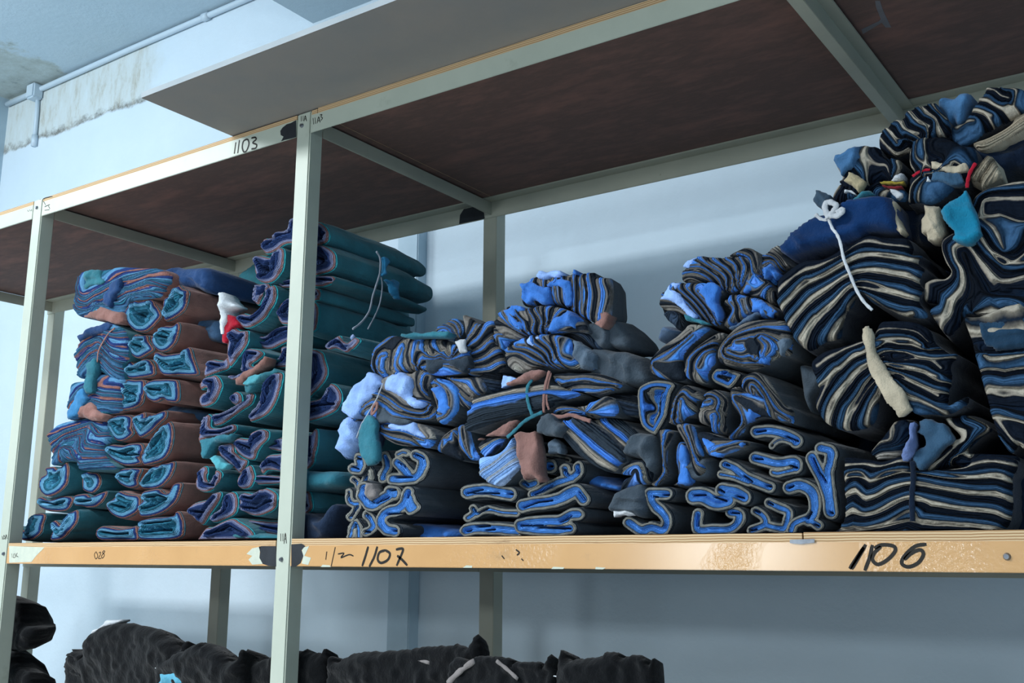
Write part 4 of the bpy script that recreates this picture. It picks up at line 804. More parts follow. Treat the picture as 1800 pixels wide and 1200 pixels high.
g sb .035 .32 bk | 1050,560 1200,600 1290,680 1300,850 1260,950 1150,1050 1060,1010 1050,850 1000,700 1000,620 | 0:1080,660 1110,800 1140,930;1:1060,590 1200,690 1240,840 1190,960 1080,1010 | fabric_bundle: oval folded blue bundle at the right of the big puffed bundle
+c bl .025 .03 | 1010,680 1090,650 1180,760 1210,880 1150,950 1070,920 1080,800 | inner_cloth
g sb .04 .32 bk | 1130,540 1250,560 1450,550 1560,600 1590,720 1480,760 1450,860 1430,900 1330,850 1300,700 1230,620 | 0:1150,550 1300,650 1430,760;1:1260,570 1450,560 1560,720;1:1320,760 1400,880 | fabric_bundle: blue fold curling over to the right, above the left end of the tied pile
g du .06 .30 bk | 1420,470 1700,500 1760,560 1760,680 1590,710 1500,560 | 1450,500 1750,560;1550,620 1750,650 | fabric_bundle: dark charcoal layered bundle above the left end of the tied pile
@590 750 6
g sb .03 .32 bk | 440,0 600,-40 850,-40 980,20 1050,100 1050,180 980,225 850,200 700,200 560,150 470,60 | 0:470,0 600,60 780,90 980,150;1:480,80 650,160 800,195;-1:560,-10 750,-20 980,120 | fabric_bundle: flat curved bundle of grey and blue layers under the big puffed bundle
+c lb1 .022 .02 | 540,0 640,-45 820,-50 880,40 980,130 900,110 780,60 620,40 | cloth_puff
c lb1 .04 .10 | 100,-80 250,-100 250,130 200,220 130,340 90,290 45,230 70,80 | | cloth_scrap: pale blue cloth corner hanging at the left edge of the middle stack
g sb .05 .3 bk | 1050,220 1150,80 1280,0 1300,100 1280,200 1340,350 1200,320 1060,240 | 0:1070,200 1200,80 1280,20;1:1140,290 1170,150;1:1200,320 1280,180 1270,50 | fabric_bundle: upright blue layered fold left of the dark hollow in the middle stack
g sb .05 .3 bk | 1300,0 1400,0 1450,200 1520,330 1430,350 1350,290 1290,200 | 0:1290,20 1290,200 1380,330;1:1370,0 1400,200 1440,320 | fabric_bundle: upright narrow striped fold beside the fanned pale blue stack
@860 465 6
g sb .04 .13 bk | 380,200 420,170 520,120 800,110 880,90 920,100 1100,80 1120,130 1250,140 1290,170 1300,400 1290,560 1180,660 1100,610 960,540 860,480 780,430 650,420 560,430 420,430 340,420 330,300 | -2:340,210 350,420;-1:520,230 550,420;0:660,230 680,420;1:720,240 740,430;2:870,150 870,440;3:930,110 960,300 940,520;4:1000,110 1000,300 1000,520;5:1090,100 1130,300 1110,580;6:1240,150 1280,350 1240,600 | fabric_bundle: topmost bundle of the middle stack with upright stripes
+c bl .028 .03 | 320,200 400,190 500,210 640,230 655,400 560,420 480,370 400,420 340,350 | layer_ends
+c lb1 .03 .04 | 500,120 530,65 620,80 700,60 800,105 700,140 600,160 520,150 | layer_ends
+c bl .03 .04 | 880,100 890,50 905,40 925,70 930,110 | layer_ends
+c bl .03 .02 | 600,220 760,150 850,170 870,270 860,430 800,440 810,330 780,250 650,240 | layer_ends
+c ru .03 .03 | 1180,470 1240,500 1270,520 1200,670 1110,620 1180,570 | tie_tail
g sb .03 .13 bk | 40,640 90,520 150,460 240,430 340,440 400,460 580,430 700,440 830,480 950,550 1030,660 1040,720 900,700 700,720 600,730 400,755 360,785 250,780 130,740 | -1:60,600 200,650 380,760;0:160,490 280,660 400,730;1:400,470 470,600 420,720;2:460,470 560,600 500,720;3:540,460 610,600 580,720;4:690,500 650,700;5:820,500 640,690;6:1020,670 800,690 650,720 | fabric_bundle: second bundle from the top of the middle stack with blue cloth on both sides
+c bl .022 .03 | 150,480 240,430 340,440 380,480 290,560 380,640 350,690 270,650 | layer_ends
+c bl .022 .03 | 690,560 830,480 940,570 900,670 760,660 620,710 640,640 | layer_ends
g sb .05 .13 bk | 40,660 200,700 380,790 230,800 180,860 140,900 90,860 50,760 | 0:50,690 200,720 350,790;1:100,840 130,760 250,780 | fabric_bundle: curled striped fold under the left side of the middle stack's second bundle from the top
g sb .03 .13 bk | 140,920 200,850 400,760 560,740 700,740 860,790 890,960 1000,1060 1110,1100 900,1095 700,1100 600,1080 450,1120 300,1140 180,1080 145,1000 | 0:150,990 300,960 500,1060 650,1090;1:230,900 400,920 560,1000 640,1080;2:320,860 480,880 620,960 680,1070;3:540,830 660,920 700,1040;4:620,780 720,900 730,1020;5:790,800 800,950 880,1000 | fabric_bundle: third bundle from the top of the middle stack with zigzag stripes
+c gy2 .035 .05 | 880,800 1000,850 1130,950 1120,1100 960,1090 880,960 | side_cloth
+c lb1 .022 .02 | 390,880 440,750 560,750 540,850 450,905 | layer_ends
g du .05 .13 bk | 700,710 900,700 1040,720 1170,860 1160,900 1080,890 950,850 880,790 | 700,730 900,760 1080,890;850,700 1040,740 1140,890 | fabric_bundle: grey layered edges right of the second bundle from the top of the middle stack
c ch .08 .14 | 1280,610 1380,600 1450,680 1520,840 1500,900 1350,890 1280,800 | | cloth_bundle: rounded charcoal bundle at the upper right of the middle stack
c ch .07 .13 | 1020,640 1280,640 1320,860 1180,910 1100,780 | | cloth_bundle: plain charcoal bundle below the topmost striped bundle
c ch .07 .14 | 1110,900 1350,920 1480,930 1600,1010 1690,1150 1720,1260 1500,1290 1300,1260 1110,1190 | | cloth_bundle: wide charcoal bundle with a blue slit at the right of the middle stack
+c bl .055 .01 | 1220,1040 1330,1060 1460,1060 1400,1100 1320,1100 | inner_cloth
@810 600 6
g du .05 .3 bk | 1540,560 1640,540 1900,600 1920,760 1660,760 1600,620 | 1560,550 1900,620;1620,650 1900,720 | fabric_bundle: dark layered bundle between the middle and right stacks, below the charcoal one
#g charcoal wrapped rolls with blue layers in the right stack
@1140 420 6
g sb .04 .16 bk | 330,430 330,370 370,290 450,220 540,180 700,190 850,180 960,180 1060,210 1080,300 1060,400 1000,490 900,560 780,540 720,470 600,460 450,450 | -1:340,410 450,400 620,450;0:370,340 550,330 700,440 760,500;1:440,290 600,300 760,380 810,500;2:600,200 700,300 870,400 880,530;3:720,200 850,290 940,400 900,550;4:850,200 960,260 960,420;5:1000,200 1060,300 1000,480 | fabric_bundle: topmost striped bundle of the right blue stack
+c lb1 .035 .03 | 365,300 450,220 530,185 480,270 430,310 | layer_ends
g sb .05 .16 bk | 850,180 950,120 1040,90 1120,120 1190,200 1200,400 1260,440 1350,560 1370,640 1300,690 1200,620 1050,600 960,570 1060,400 1080,300 1060,210 960,180 | 0:860,190 980,130 1120,180 1180,380;1:960,180 1070,240 1110,370;1:1170,400 1270,470 1200,560 1050,590;0:1330,560 1350,660 | fabric_bundle: arched taupe bundle right of the topmost one
+c bl .038 .03 | 1080,360 1170,400 1120,520 1000,570 1040,470 | layer_ends
g sb .06 .16 bk | 1190,200 1240,130 1330,50 1390,110 1380,160 1420,220 1480,280 1400,350 1360,420 1330,480 1250,430 1200,380 | 0:1240,130 1350,180 1440,300;1:1200,210 1330,230 1420,340;2:1230,300 1320,260 1390,370 | fabric_bundle: pointed taupe bundle touching the large navy bundle
+c bl .045 .03 | 1210,300 1300,260 1390,380 1350,430 1310,380 1270,430 1220,420 | inner_cloth
g sb .03 .32 bk | 120,650 160,560 200,500 260,455 400,460 650,460 740,490 760,560 700,640 770,800 740,890 660,900 500,850 380,800 230,760 125,720 | -1:130,680 300,700 450,800;0:200,540 400,700 520,830;1:280,540 450,680 600,860;2:370,530 540,690 660,870;3:450,530 620,720 680,870;4:540,560 700,760 750,860 | fabric_bundle: chevron folded bundle at the upper left of the right blue stack
+c lb1 .022 .02 | 120,640 200,500 260,455 370,460 280,540 400,690 520,800 500,850 400,790 250,660 | cloth_puff
+c bl .022 .02 | 530,570 600,480 700,460 745,500 700,640 770,800 740,880 700,780 600,650 | layer_ends
g du .04 .30 bk | 130,720 250,700 380,760 370,830 330,960 250,900 180,840 | 0:150,740 300,740 370,790;1:190,830 250,780 300,800 | fabric_bundle: dark curled fold under the chevron bundle of the right blue stack
c tc .02 .02 | 370,790 450,810 560,850 700,900 740,915 560,900 400,860 | | cloth_scrap: narrow teal strip under the chevron folded bundle
c sg .06 .10 | 220,930 330,970 360,1000 200,1090 125,1060 | | cloth_scrap: grey blue cloth corner sticking out at the left below the chevron bundle
g sb .035 .32 bk | 770,670 850,590 900,570 1060,600 1200,640 1340,730 1370,770 1340,830 1200,830 1160,770 1000,850 850,930 780,890 860,760 | 790,680 870,740 800,880;890,680 950,760 900,870;1000,650 1050,780;1200,640 1340,830 | fabric_bundle: wavy grey striped bundle with a bright blue right half
+c bl .028 .02 | 1080,620 1200,640 1360,760 1300,830 1190,820 1180,770 1090,770 | layer_ends
+c sg .02 .03 | 850,930 1000,840 1150,770 1190,800 1100,850 1000,890 860,960 | loose_flap
@1100 600 6
g sb .03 .34 bk | 240,310 240,210 300,120 420,20 600,-120 650,-180 750,-190 880,-150 850,-80 700,30 600,150 600,250 620,380 560,410 420,400 290,350 | 0:260,300 270,200 400,110 560,20 720,-90;1:320,230 450,180 600,50 740,-60;1:330,280 450,340 600,340 | fabric_bundle: long slanted blue fold at the left edge of the right blue stack
g sb .03 .34 bk | 620,290 640,180 720,80 850,-30 960,-100 1040,-80 970,10 940,100 950,230 880,330 860,430 740,430 640,370 | 0:640,280 670,170 800,50 940,-40;1:740,320 740,200 820,110 930,50;2:810,280 870,150 930,100 | fabric_bundle: leaf shaped blue fold left of the big spiral fold
g sb .02 .34 bk | 960,200 960,80 1060,-60 1200,-170 1400,-220 1660,-220 1740,-120 1760,0 1740,140 1640,150 1500,240 1350,290 1200,260 1040,240 | 0:990,180 1010,50 1150,-80 1400,-170 1600,-220;0:1060,205 1250,260 1450,260;1:1060,110 1130,0 1300,-60 1500,-90 1650,-60;1:1080,170 1250,220 1400,220;2:1100,100 1250,150 1370,100 1330,20 1200,20;2:1400,200 1450,60 1380,0;3:1500,200 1560,60 1480,-20 | fabric_bundle: big spiral folded bundle with many thin blue sheets
+c bl .012 .02 | 1350,20 1480,-10 1560,60 1540,180 1480,240 1400,230 1360,130 | layer_ends
+c gy2 .012 .02 | 1600,0 1740,-30 1740,60 1640,160 1610,80 | layer_ends
+c bd .022 .02 | 1110,70 1200,10 1320,10 1360,90 1240,130 1150,120 | inner_cloth
o bd .03 .34 | 890,370 930,300 1000,280 1200,330 1210,380 1140,470 1080,500 1000,470 920,430 | 1050,340 1080,330 | fabric_roll: small pointed blue spiral roll under the big spiral bundle
g sb .02 .40 bk | 1220,390 1280,340 1380,320 1500,400 1600,540 1680,660 1770,730 1770,860 1700,840 1560,820 1480,700 1470,600 1330,570 1240,500 | 0:1230,400 1300,350 1420,380 1560,540 1680,700 1760,740;1:1310,540 1320,440 1400,430 1500,540 1600,720 1740,830;2:1370,550 1370,490 1430,540 1510,720 | fabric_bundle: large hook shaped bundle with a wide charcoal wrapper in the right blue stack
o bd .03 .36 | 110,520 200,430 330,400 480,420 520,470 470,560 440,760 420,820 340,960 300,990 180,920 130,800 | 370,560 330,720 280,820 | fabric_roll: tall oval double layered roll at the left edge of the right blue stack
g sb .035 .34 bk | 490,660 560,520 650,460 760,520 830,610 760,640 750,760 650,800 600,860 480,870 460,830 | 0:480,830 520,680 560,560 650,490 740,540;1:560,800 580,620 650,560 700,620;2:600,850 630,640 | fabric_bundle: arch shaped blue fold right of the tall oval roll
g sb .03 .34 bk | 770,780 800,680 850,600 830,560 900,510 1000,520 1080,600 1080,720 1050,850 1070,960 1000,970 930,960 900,880 840,880 780,850 | 0:850,530 950,530 1070,620 1060,750 1050,950;1:830,640 900,590 1000,620 980,720 870,760 900,900;2:860,650 940,640;2:960,960 980,800 | fabric_bundle: question mark shaped blue fold in the middle of the right blue stack
g sb .03 .34 bk | 1100,560 1110,500 1180,470 1240,530 1500,600 1580,800 1440,800 1300,870 1250,960 1120,1040 1080,1000 1200,880 1210,800 1130,680 | 0:1110,600 1120,520 1230,530;0:1120,640 1210,770 1220,870 1090,1000;1:1180,600 1270,760 1270,880 1150,1020;1:1240,580 1560,790 | fabric_bundle: S shaped fold with blue sheets, below the small pointed spiral roll
+c bl .022 .03 | 1180,640 1350,700 1440,780 1300,860 1250,780 | inner_cloth
@1200 750 6
k bk .03 .36 | 66: 770,50 900,40 1050,70 1180,130 1190,160; 42: 1190,170 1050,130 970,160 930,195 | 760,45 850,30;1080,100 1190,145;930,185 935,195 | fabric_roll: blue roll with a curled tail, right side, fourth row above the shelf
k bk .03 .36 | 66: 750,325 850,350 1000,385 1170,365 1195,430; 46: 1180,450 1020,490 950,480 | 740,330 820,335;1140,410 1190,430 | fabric_roll: blue roll like a lying figure, right side, third row above the shelf
k bk .03 .36 | 64: 445,395 560,450 700,550 910,635; 46: 400,500 550,530 700,590 | 440,395 470,405;880,620 920,625;640,520 720,580 | fabric_roll: long slanted blue roll left of the lying figure roll
k bk .03 .38 | 88: 115,730 220,730 350,790 460,770; 80: 420,670 540,690 640,740 | 110,720 220,715;330,740 440,780;380,660 420,690;560,730 620,750 | fabric_roll: fat blue roll with a swirl in its middle, low in the right blue stack
k bk .035 .36 | 62: 160,920 150,1040 180,1090 300,1085 480,1080 580,1000 590,920 500,900 | 160,930 150,1040;500,905 580,910 | fabric_roll: wide U shaped blue roll on the shelf board under the swirl roll
k bk .035 .36 | 56: 750,885 840,950 850,1030 720,1090; 56: 850,1030 960,1060 1060,1060 1100,900 1000,850 890,800 | 740,880 780,900;700,1090 760,1080;880,795 920,820 | fabric_roll: angular blue roll on the shelf board right of the U shaped one
k bk .03 .38 | 72: 1120,640 1230,615 1340,670 1390,780 1380,900 1330,980; 56: 1330,980 1430,1040; 56: 1290,970 1180,1020 1150,1090 | 1100,640 1150,620;1390,1030 1430,1050;1310,960 1340,900 | fabric_roll: walking stick shaped blue roll over the board joint
k bk .03 .38 | 74: 1370,330 1450,500 1540,720 1565,900; 66: 1460,225 1560,260 1560,360 1530,500 1560,800 | 1370,330 1430,480 1500,580;1550,900 1570,910 | fabric_roll: tall upright blue roll at the right end of the blue stack
@1070 750 6
k bk .03 .38 | 66: 425,700 600,705; 66: 420,700 460,820 550,900 600,1000 540,1090 430,1060 330,1090 200,1010 | 560,715 620,715;440,730 500,740;260,940 380,1000 | fabric_roll: blue roll shaped like a bent arm, lowest left of the right blue stack
g st .03 .32 bk | 120,440 180,360 370,350 440,450 440,570 370,610 320,600 240,640 120,700 110,680 150,560 240,510 130,500 | 0:130,370 250,350 390,350 450,560;1:110,700 290,480 340,490 350,600 | fabric_bundle: short stepped stack of beige and blue edges left of the charcoal wrapped bundle
c ch .05 .3 | 200,260 300,80 430,80 540,110 550,300 550,420 460,560 440,450 380,350 330,340 220,310 | | cloth_bundle: smooth charcoal wrapped bundle at the left of the right blue stack
c ch .04 .3 | 30,850 120,690 330,600 400,640 400,950 200,900 60,900 | | cloth_bundle: smooth charcoal wrapped bundle low at the left of the right blue stack
+c wg .03 .02 | 50,870 180,850 330,910 210,940 60,960 | layer_corner
g sb .03 .32 bk | 520,30 680,50 620,200 600,380 610,500 500,620 440,600 540,480 540,300 520,150 | 0:530,60 550,250 560,470 480,590;1:660,80 600,220 590,380 610,490 510,620 | fabric_bundle: upright fold of blue and beige edges right of the smooth charcoal bundle
g sb .04 .32 bk | 690,200 790,160 850,300 890,500 870,610 650,610 720,560 700,400 | 0:700,200 710,350 730,520 680,590;1:780,190 760,350 760,600 | fabric_bundle: upright bright blue fold in the lower left of the right stack
+c bl .032 .02 | 760,180 800,200 840,320 870,600 730,600 750,500 740,350 | layer_ends
g sb .03 .32 bk | 700,-20 880,-20 930,100 1000,290 960,330 1020,430 980,500 920,510 870,420 830,250 | 0:760,20 850,200 900,420 930,500;1:850,0 900,150 970,350 | fabric_bundle: slanted blue ribbon like fold beside the winged blue bundle
g sb .03 .32 bk | 930,90 1000,50 1250,130 1470,150 1470,210 1200,310 1040,290 980,200 | 0:940,80 1000,200 1040,290;0:980,65 1120,120 1270,130;1:1100,300 1300,220 1470,180 | fabric_bundle: winged bright blue bundle in the middle of the right blue stack
+c bl .022 .02 | 980,110 1150,190 1300,180 1450,160 1440,210 1200,310 1080,300 | layer_ends
c ch .06 .28 | 870,330 1100,330 1130,480 1060,560 880,560 | | cloth_bundle: small charcoal bundle under the winged blue bundle
#g navy and cream striped bundles at the right end of the shelf
@1500 140 6
g nv .06 .30 nv | 1370,190 1400,90 1470,70 1600,90 1720,90 1830,130 1870,200 1870,330 1750,380 1560,480 1400,560 1270,660 1130,700 1020,600 1010,530 1100,480 1180,450 1240,350 1300,270 1330,200 | 0:1400,100 1500,130 1570,190 1650,210;1:1330,220 1440,250 1530,310 1610,330;2:1240,330 1330,360 1470,410;3:1110,510 1200,460 1290,460;1:1610,100 1720,130 1720,220 1700,300 | fabric_bundle: navy bundle with thick cream bars at the very top right corner
g cr .05 .10 cm | 1270,660 1440,600 1650,480 1720,400 1870,350 1870,480 1650,620 1400,740 1290,710 | 1270,650 1440,590 1650,470 1870,340;1290,740 1400,760 1650,640 1870,500 | fabric_bundle: thick band of cream sheets under the top right navy bundle
g nv .05 .30 nv | 260,640 290,560 400,460 440,430 530,400 570,340 700,290 840,260 900,280 1000,420 1030,500 1020,600 880,610 800,700 640,690 590,740 470,800 330,770 270,720 | 0:290,620 380,720 460,780 590,730;1:360,520 420,600 480,690;2:440,440 520,450 560,540 640,570 700,580;3:590,340 650,400 720,490 820,510;4:710,290 820,380 900,450 910,600;5:840,260 900,350 990,430 | fabric_bundle: arched navy bundle with slanting cream bars just under the upper frame
c sb3 .07 .14 | 920,230 1000,210 1080,220 1150,170 1260,180 1270,260 1230,330 1180,460 1110,500 1070,430 1030,490 960,380 910,290 | | cloth_rag: ragged steel blue cloth between the two top navy bundles
c nb2 .10 .30 | 1020,600 1130,700 1290,700 1400,790 1600,700 1870,500 1870,960 1700,980 1560,1040 1300,900 1200,800 1100,700 | | cloth_bundle: dark blue cloth bundle at the right border below the cream sheets
g cr .04 .10 cm | 1230,1050 1280,940 1420,800 1500,860 1570,1000 1560,1040 1450,1100 1360,1150 1340,1080 | 1240,1040 1330,930 1420,810;1320,1060 1400,940 1480,850;1400,1110 1490,1000 1530,910 | fabric_bundle: ruffled cream cloth edges below the cream sheet band
g nv .03 .30 nv | 600,800 620,710 680,650 800,620 950,620 1080,660 1150,700 1270,720 1310,830 1300,900 1220,960 1170,1090 1000,1110 820,1090 640,960 600,880 | 0:610,720 600,880 640,960;1:700,660 690,850 830,940;1.6:920,715 1080,710 1180,720 1280,860;2.5:830,1060 1160,1070 | fabric_bundle: boxy navy bundle tied with a red band, with one thick cream band
+c cm .022 .02 | 820,860 980,890 1120,900 1200,850 1215,950 1140,980 980,975 830,940 | layer_ends
+c sg2 .020 .02 | 830,950 1140,985 1175,1090 1000,1105 820,1070 | layer_ends
+t rd .02 16 | 625,1020 680,980 740,955 810,950 | tie_band
+t rd .02 20 | 1290,880 1230,980 1205,1080 1200,1140 | tie_band
+c wh .018 .01 | 790,1000 800,1045 835,1070 770,1075 | paper_tag
g nv .04 .30 nv | 600,1040 720,970 820,1010 1160,1060 1090,1140 980,1250 850,1320 720,1310 640,1300 570,1300 590,1150 | 0:600,1290 630,1160 770,1000;1:700,1290 750,1140 830,1060 | fabric_bundle: slate blue bundle hanging below the red banded one
@1500 300 6
c cm .03 .04 | 750,370 830,380 910,380 960,600 930,710 860,740 790,735 770,660 720,660 720,580 760,470 | | cloth_rag: cream rag hanging left of the bright teal rag
c tb .0 .03 | 930,430 1060,310 1190,190 1230,320 1330,600 1350,680 1270,750 1130,760 1040,730 1090,650 950,500 | | cloth_rag: bright teal rag hanging in front of the looped navy bundle
c nb2 .12 .3 | 480,330 600,330 760,360 960,380 1000,560 930,760 800,820 640,760 560,700 480,500 | | cloth_bundle: deep navy cloth in shadow behind the cream rag
g nv .03 .34 nv | 740,1210 760,1170 850,1130 960,1130 1030,1060 960,950 920,800 940,700 1060,640 1180,600 1270,560 1240,400 1300,260 1500,160 1850,110 1870,300 1870,1490 1230,1500 1190,1480 1150,1560 1000,1740 850,1560 810,1480 890,1400 750,1370 | 0:760,1350 770,1190 850,1140 1000,1120 1030,1060 970,930 930,780 1050,660;1:860,1560 1010,1540 1080,1350 1170,1180 1160,1050 1090,960 1080,830 1150,790 1230,800 1350,950 1500,1130 1600,1170 1850,1110;2:1340,710 1450,850 1600,930 1700,990 1850,980;4:1270,360 1330,260 1480,180 1850,130;3:1600,840 1500,640 1380,530 1370,400 1450,310 1850,300;1.5:1180,900 1250,1100 1300,1250 1250,1490;2:1250,1495 1400,1500 1600,1490 | fabric_bundle: large navy bundle folded in loops at the right border
@1360 240 6
g nv .04 .30 nv | 650,200 760,150 930,100 1100,110 1150,200 1330,250 1350,330 1280,420 1240,480 1150,430 1000,500 880,600 780,540 680,470 720,430 650,290 | 0:640,190 650,300 720,430;1:970,240 1100,300 1200,320 1240,460;2:1320,270 1330,350 1260,430 | fabric_bundle: small navy bundle with a tan card, left of the red banded one
+c cm2 .028 .01 | 730,470 790,370 980,480 900,600 | card
+c sb3 .03 .03 | 655,200 760,160 910,110 920,230 860,320 790,360 720,430 660,300 | layer_ends
g nv .05 .30 nv | 610,640 640,570 720,480 800,540 880,600 1000,500 1140,440 1180,540 1380,560 1400,680 1160,660 900,660 760,690 640,680 | 0:620,620 700,530;1:900,600 1040,470 1140,440;2:1150,630 1220,570 | fabric_bundle: thin navy layers below the small bundle with the tan card
+c wh .04 .01 | 750,560 870,600 880,625 740,600 | paper_tag
+c wg .04 .03 | 1210,540 1290,560 1370,600 1370,640 1300,660 1240,590 | layer_ends
+c wg .04 .03 | 1240,470 1340,390 1380,400 1380,460 | layer_ends
c ye .035 .02 | 1110,480 1250,470 1380,460 1380,500 1130,500 | | cloth_scrap: thin mustard strip beside the tan card bundle
c rd2 .035 .02 | 1120,505 1350,520 1370,540 1150,525 | | cloth_scrap: thin dark red strip just below the mustard one
c dt .02 .02 | 415,660 440,560 600,620 620,700 600,830 500,760 | | cloth_scrap: dark slate flap sticking out left of the cream knot
c tc .02 .04 | 760,690 900,610 1030,580 1080,620 1000,650 850,685 | | cloth_scrap: rolled teal cloth behind the cream knot
c nb3 .03 .30 | 80,1190 200,1030 350,910 520,830 650,850 740,740 900,670 1200,650 1280,680 1310,780 1330,920 1330,1010 1000,1010 950,1070 750,1130 400,1210 200,1270 120,1240 | | cloth_bundle: domed royal navy cloth cap on top of the large striped bundle
+t wg .025 9 | 90,1190 200,1060 350,935 530,850 | cream_edge
+t wg .025 9 | 740,750 900,680 1200,655 1270,690 | cream_edge
+c cm .022 .03 | 1230,660 1300,700 1310,850 1390,1000 1340,1035 1250,960 1200,930 1230,850 | cream_fold
@1350 400 6
g nv .02 .36 nv | 100,560 200,450 380,340 560,330 700,270 800,190 900,140 1040,70 1250,90 1450,100 1510,200 1500,280 1620,290 1560,360 1640,440 1590,570 1640,660 1590,780 1680,900 1660,960 1450,940 1250,850 1100,790 1000,690 950,720 900,850 830,900 790,1050 770,1170 650,1200 540,1250 420,1290 300,1200 220,1050 190,990 150,880 110,800 100,700 | 0:110,680 350,480 560,410 800,290 1020,150 1260,180 1480,200;1:160,860 380,590 500,550 780,400 900,330 1050,280 1300,290 1500,330 1560,350;2:250,1040 450,780 700,610 840,530 930,480 1100,450 1300,470 1500,500 1590,560;3:380,1190 520,980 560,960 750,780 880,650 1000,640 1150,670 1400,710 1570,760;4:680,1200 780,1000 850,880 950,720 1020,700 1280,870 1450,930 1550,920 | fabric_bundle: large domed bundle of navy, slate and cream layers tied with a thin cream cord
+t wg .0 17 | 640,-90 680,10 720,60 760,150 800,330 860,480 930,650 1010,780 1100,870 | tie_cord
+t wg -.01 32 | 640,-100 615,-160 600,-240 650,-270 720,-230 680,-160 650,-130 740,-130 790,-190 720,-160 | knot
+t wg .01 20 | 500,-140 560,-90 630,-80 | tie_tail
@1400 550 6
g nv .02 .38 nv | 160,550 250,440 400,380 690,300 830,220 900,110 1000,90 1250,100 1400,180 1450,300 1600,420 1700,440 1620,560 1640,700 1600,880 1620,980 1800,880 1800,980 1600,1080 1450,1070 1250,1060 1100,900 900,850 870,1000 800,1190 530,1240 340,1180 270,1100 230,1050 200,940 250,800 | 0:250,570 400,470 690,330 840,290 900,190 1250,200 1400,310;1:225,1020 430,640 500,600 640,460 740,430 860,320 1000,290 1200,290 1330,350;2:335,1170 400,950 560,770 640,660 760,580 900,500 980,470 1050,520 1300,490 1430,500 1540,590;3:540,1220 600,1060 650,1000 760,830 880,700 960,560 1100,560 1300,610 1500,680;4:760,1180 800,1000 870,870 980,650 1060,670 1300,770 1510,880;5:1070,740 1190,880 1350,940 1590,1060 | fabric_bundle: large bundle of splayed navy and cream layers bound with a wide cream strap
+c cm -.003 .010 | 700,150 780,130 820,330 900,500 1050,740 1160,880 1240,1020 1160,1080 1080,1110 960,960 840,740 740,490 692,280 | tie_strap
c ch .08 .3 | 70,600 130,560 300,640 330,740 200,900 180,1060 100,900 | | cloth_bundle: crumpled charcoal cloth between the blue stack and the strapped navy bundle
@1500 650 6
g nd .03 .30 nv | 170,880 180,850 260,760 400,580 440,540 540,520 600,560 620,640 560,800 520,920 400,940 280,970 230,920 | 0:170,860 280,770 410,730 410,570 430,550;1:200,930 350,900 520,900 | fabric_bundle: small dark layered stack with pale corners, under the wide cream strap
c sg2 .01 .03 | 700,540 850,530 960,560 1050,710 1040,760 900,880 780,1000 700,1060 640,1000 620,900 760,810 770,750 740,690 670,660 | | cloth_rag: blue grey rag draped below the wide cream strap
c lv2 .0 .03 | 600,560 670,540 640,700 640,860 590,960 520,960 510,900 560,780 600,700 | | cloth_scrap: rolled lavender strip hanging left of the blue grey rag
g nv .035 .32 nv | 960,520 1100,490 1220,480 1460,620 1340,720 1210,870 1350,880 1700,900 1740,960 1720,1040 1500,1060 1200,1050 1080,1000 880,1060 750,1060 900,900 1050,750 1130,700 | 0:1010,520 1080,620 1160,710;0:800,1050 1000,900 1160,730;1:1220,490 1430,610 1300,730 1200,860 1240,910;1.4:1100,980 1700,960 | fabric_bundle: zigzag folded navy bundle right of the blue grey rag
g nv .02 .34 nv | 1180,-540 1330,-560 1870,-600 1870,830 1790,830 1740,790 1670,880 1530,700 1460,500 1330,0 1230,-350 | 2.9:1190,-520 1330,-470 1880,-520;3.1:1400,-200 1880,-230;4:1400,-140 1500,-110 1850,-150;5:1450,220 1600,280 1800,220 1850,210;6:1540,540 1680,730 1790,810;7:1540,760 1670,900 | fabric_bundle: hanging navy bundle with horizontal cream bands at the right border
+c sg3 .01 .02 | 1325,-500 1870,-575 1870,-240 1500,-200 1400,-250 | top_cloth
@1440 760 5
g nv .02 .40 nv | 215,240 240,215 400,230 550,250 720,210 800,260 850,330 1040,330 1300,300 1350,220 1550,200 1730,240 1735,330 1700,410 1700,600 1690,740 1640,850 1600,900 200,900 180,830 220,700 220,550 215,400 | 0:220,290 400,280 550,300 750,250 900,290 1200,320 1500,260 1730,290;1:225,420 270,360 380,350 470,420 600,350 800,330 1000,340 1340,390 1580,370 1680,410;2:220,570 330,500 420,590 600,500 780,450 900,440 1100,480 1400,530 1600,560 1690,600;3:230,730 310,680 390,720 500,700 780,580 850,590 1050,620 1300,680 1520,690 1680,750;4:180,870 400,850 600,800 780,700 860,700 920,790 1300,810 1560,860;5:180,960 1700,960 | fabric_bundle: wide flat navy pile with cream lines on the shelf board at the right
+t nb2 .002 24 | 820,250 828,400 815,560 820,780 | tie_band
c nb2 .12 .28 | 1640,300 1760,200 1870,180 1870,900 1640,900 | | cloth_bundle: dark navy cloth on the shelf board at the right border
#g dark bundles in the back row of the shelf
@0 0 1
c br .42 .22 | 215,600 380,560 400,940 250,945 190,760 | | cloth_bundle: brown cloth bundles at the back, behind the brown rolls
c td .42 .22 | 440,470 640,420 680,600 670,940 400,940 410,600 | | cloth_bundle: dark teal cloth at the back, behind the teal rolls
c ch .42 .22 | 680,640 780,590 1010,590 1100,640 1110,940 680,940 | | cloth_bundle: charcoal cloth at the back, behind the middle stack
c ch .42 .22 | 1210,560 1400,540 1440,940 1130,940 1160,700 | | cloth_bundle: charcoal cloth at the back, behind the right blue stack
c nb2 .42 .22 | 1480,430 1560,330 1850,330 1850,940 1470,940 | | cloth_bundle: dark navy cloth at the back, behind the striped navy bundles
c br .30 .12 | 395,515 430,523 445,532 470,545 470,560 400,560 | | cloth_bundle: brown cloth end with a dark upper edge behind the white plastic strip
#g black cloth bundles on the lower shelf
@0 1000 6
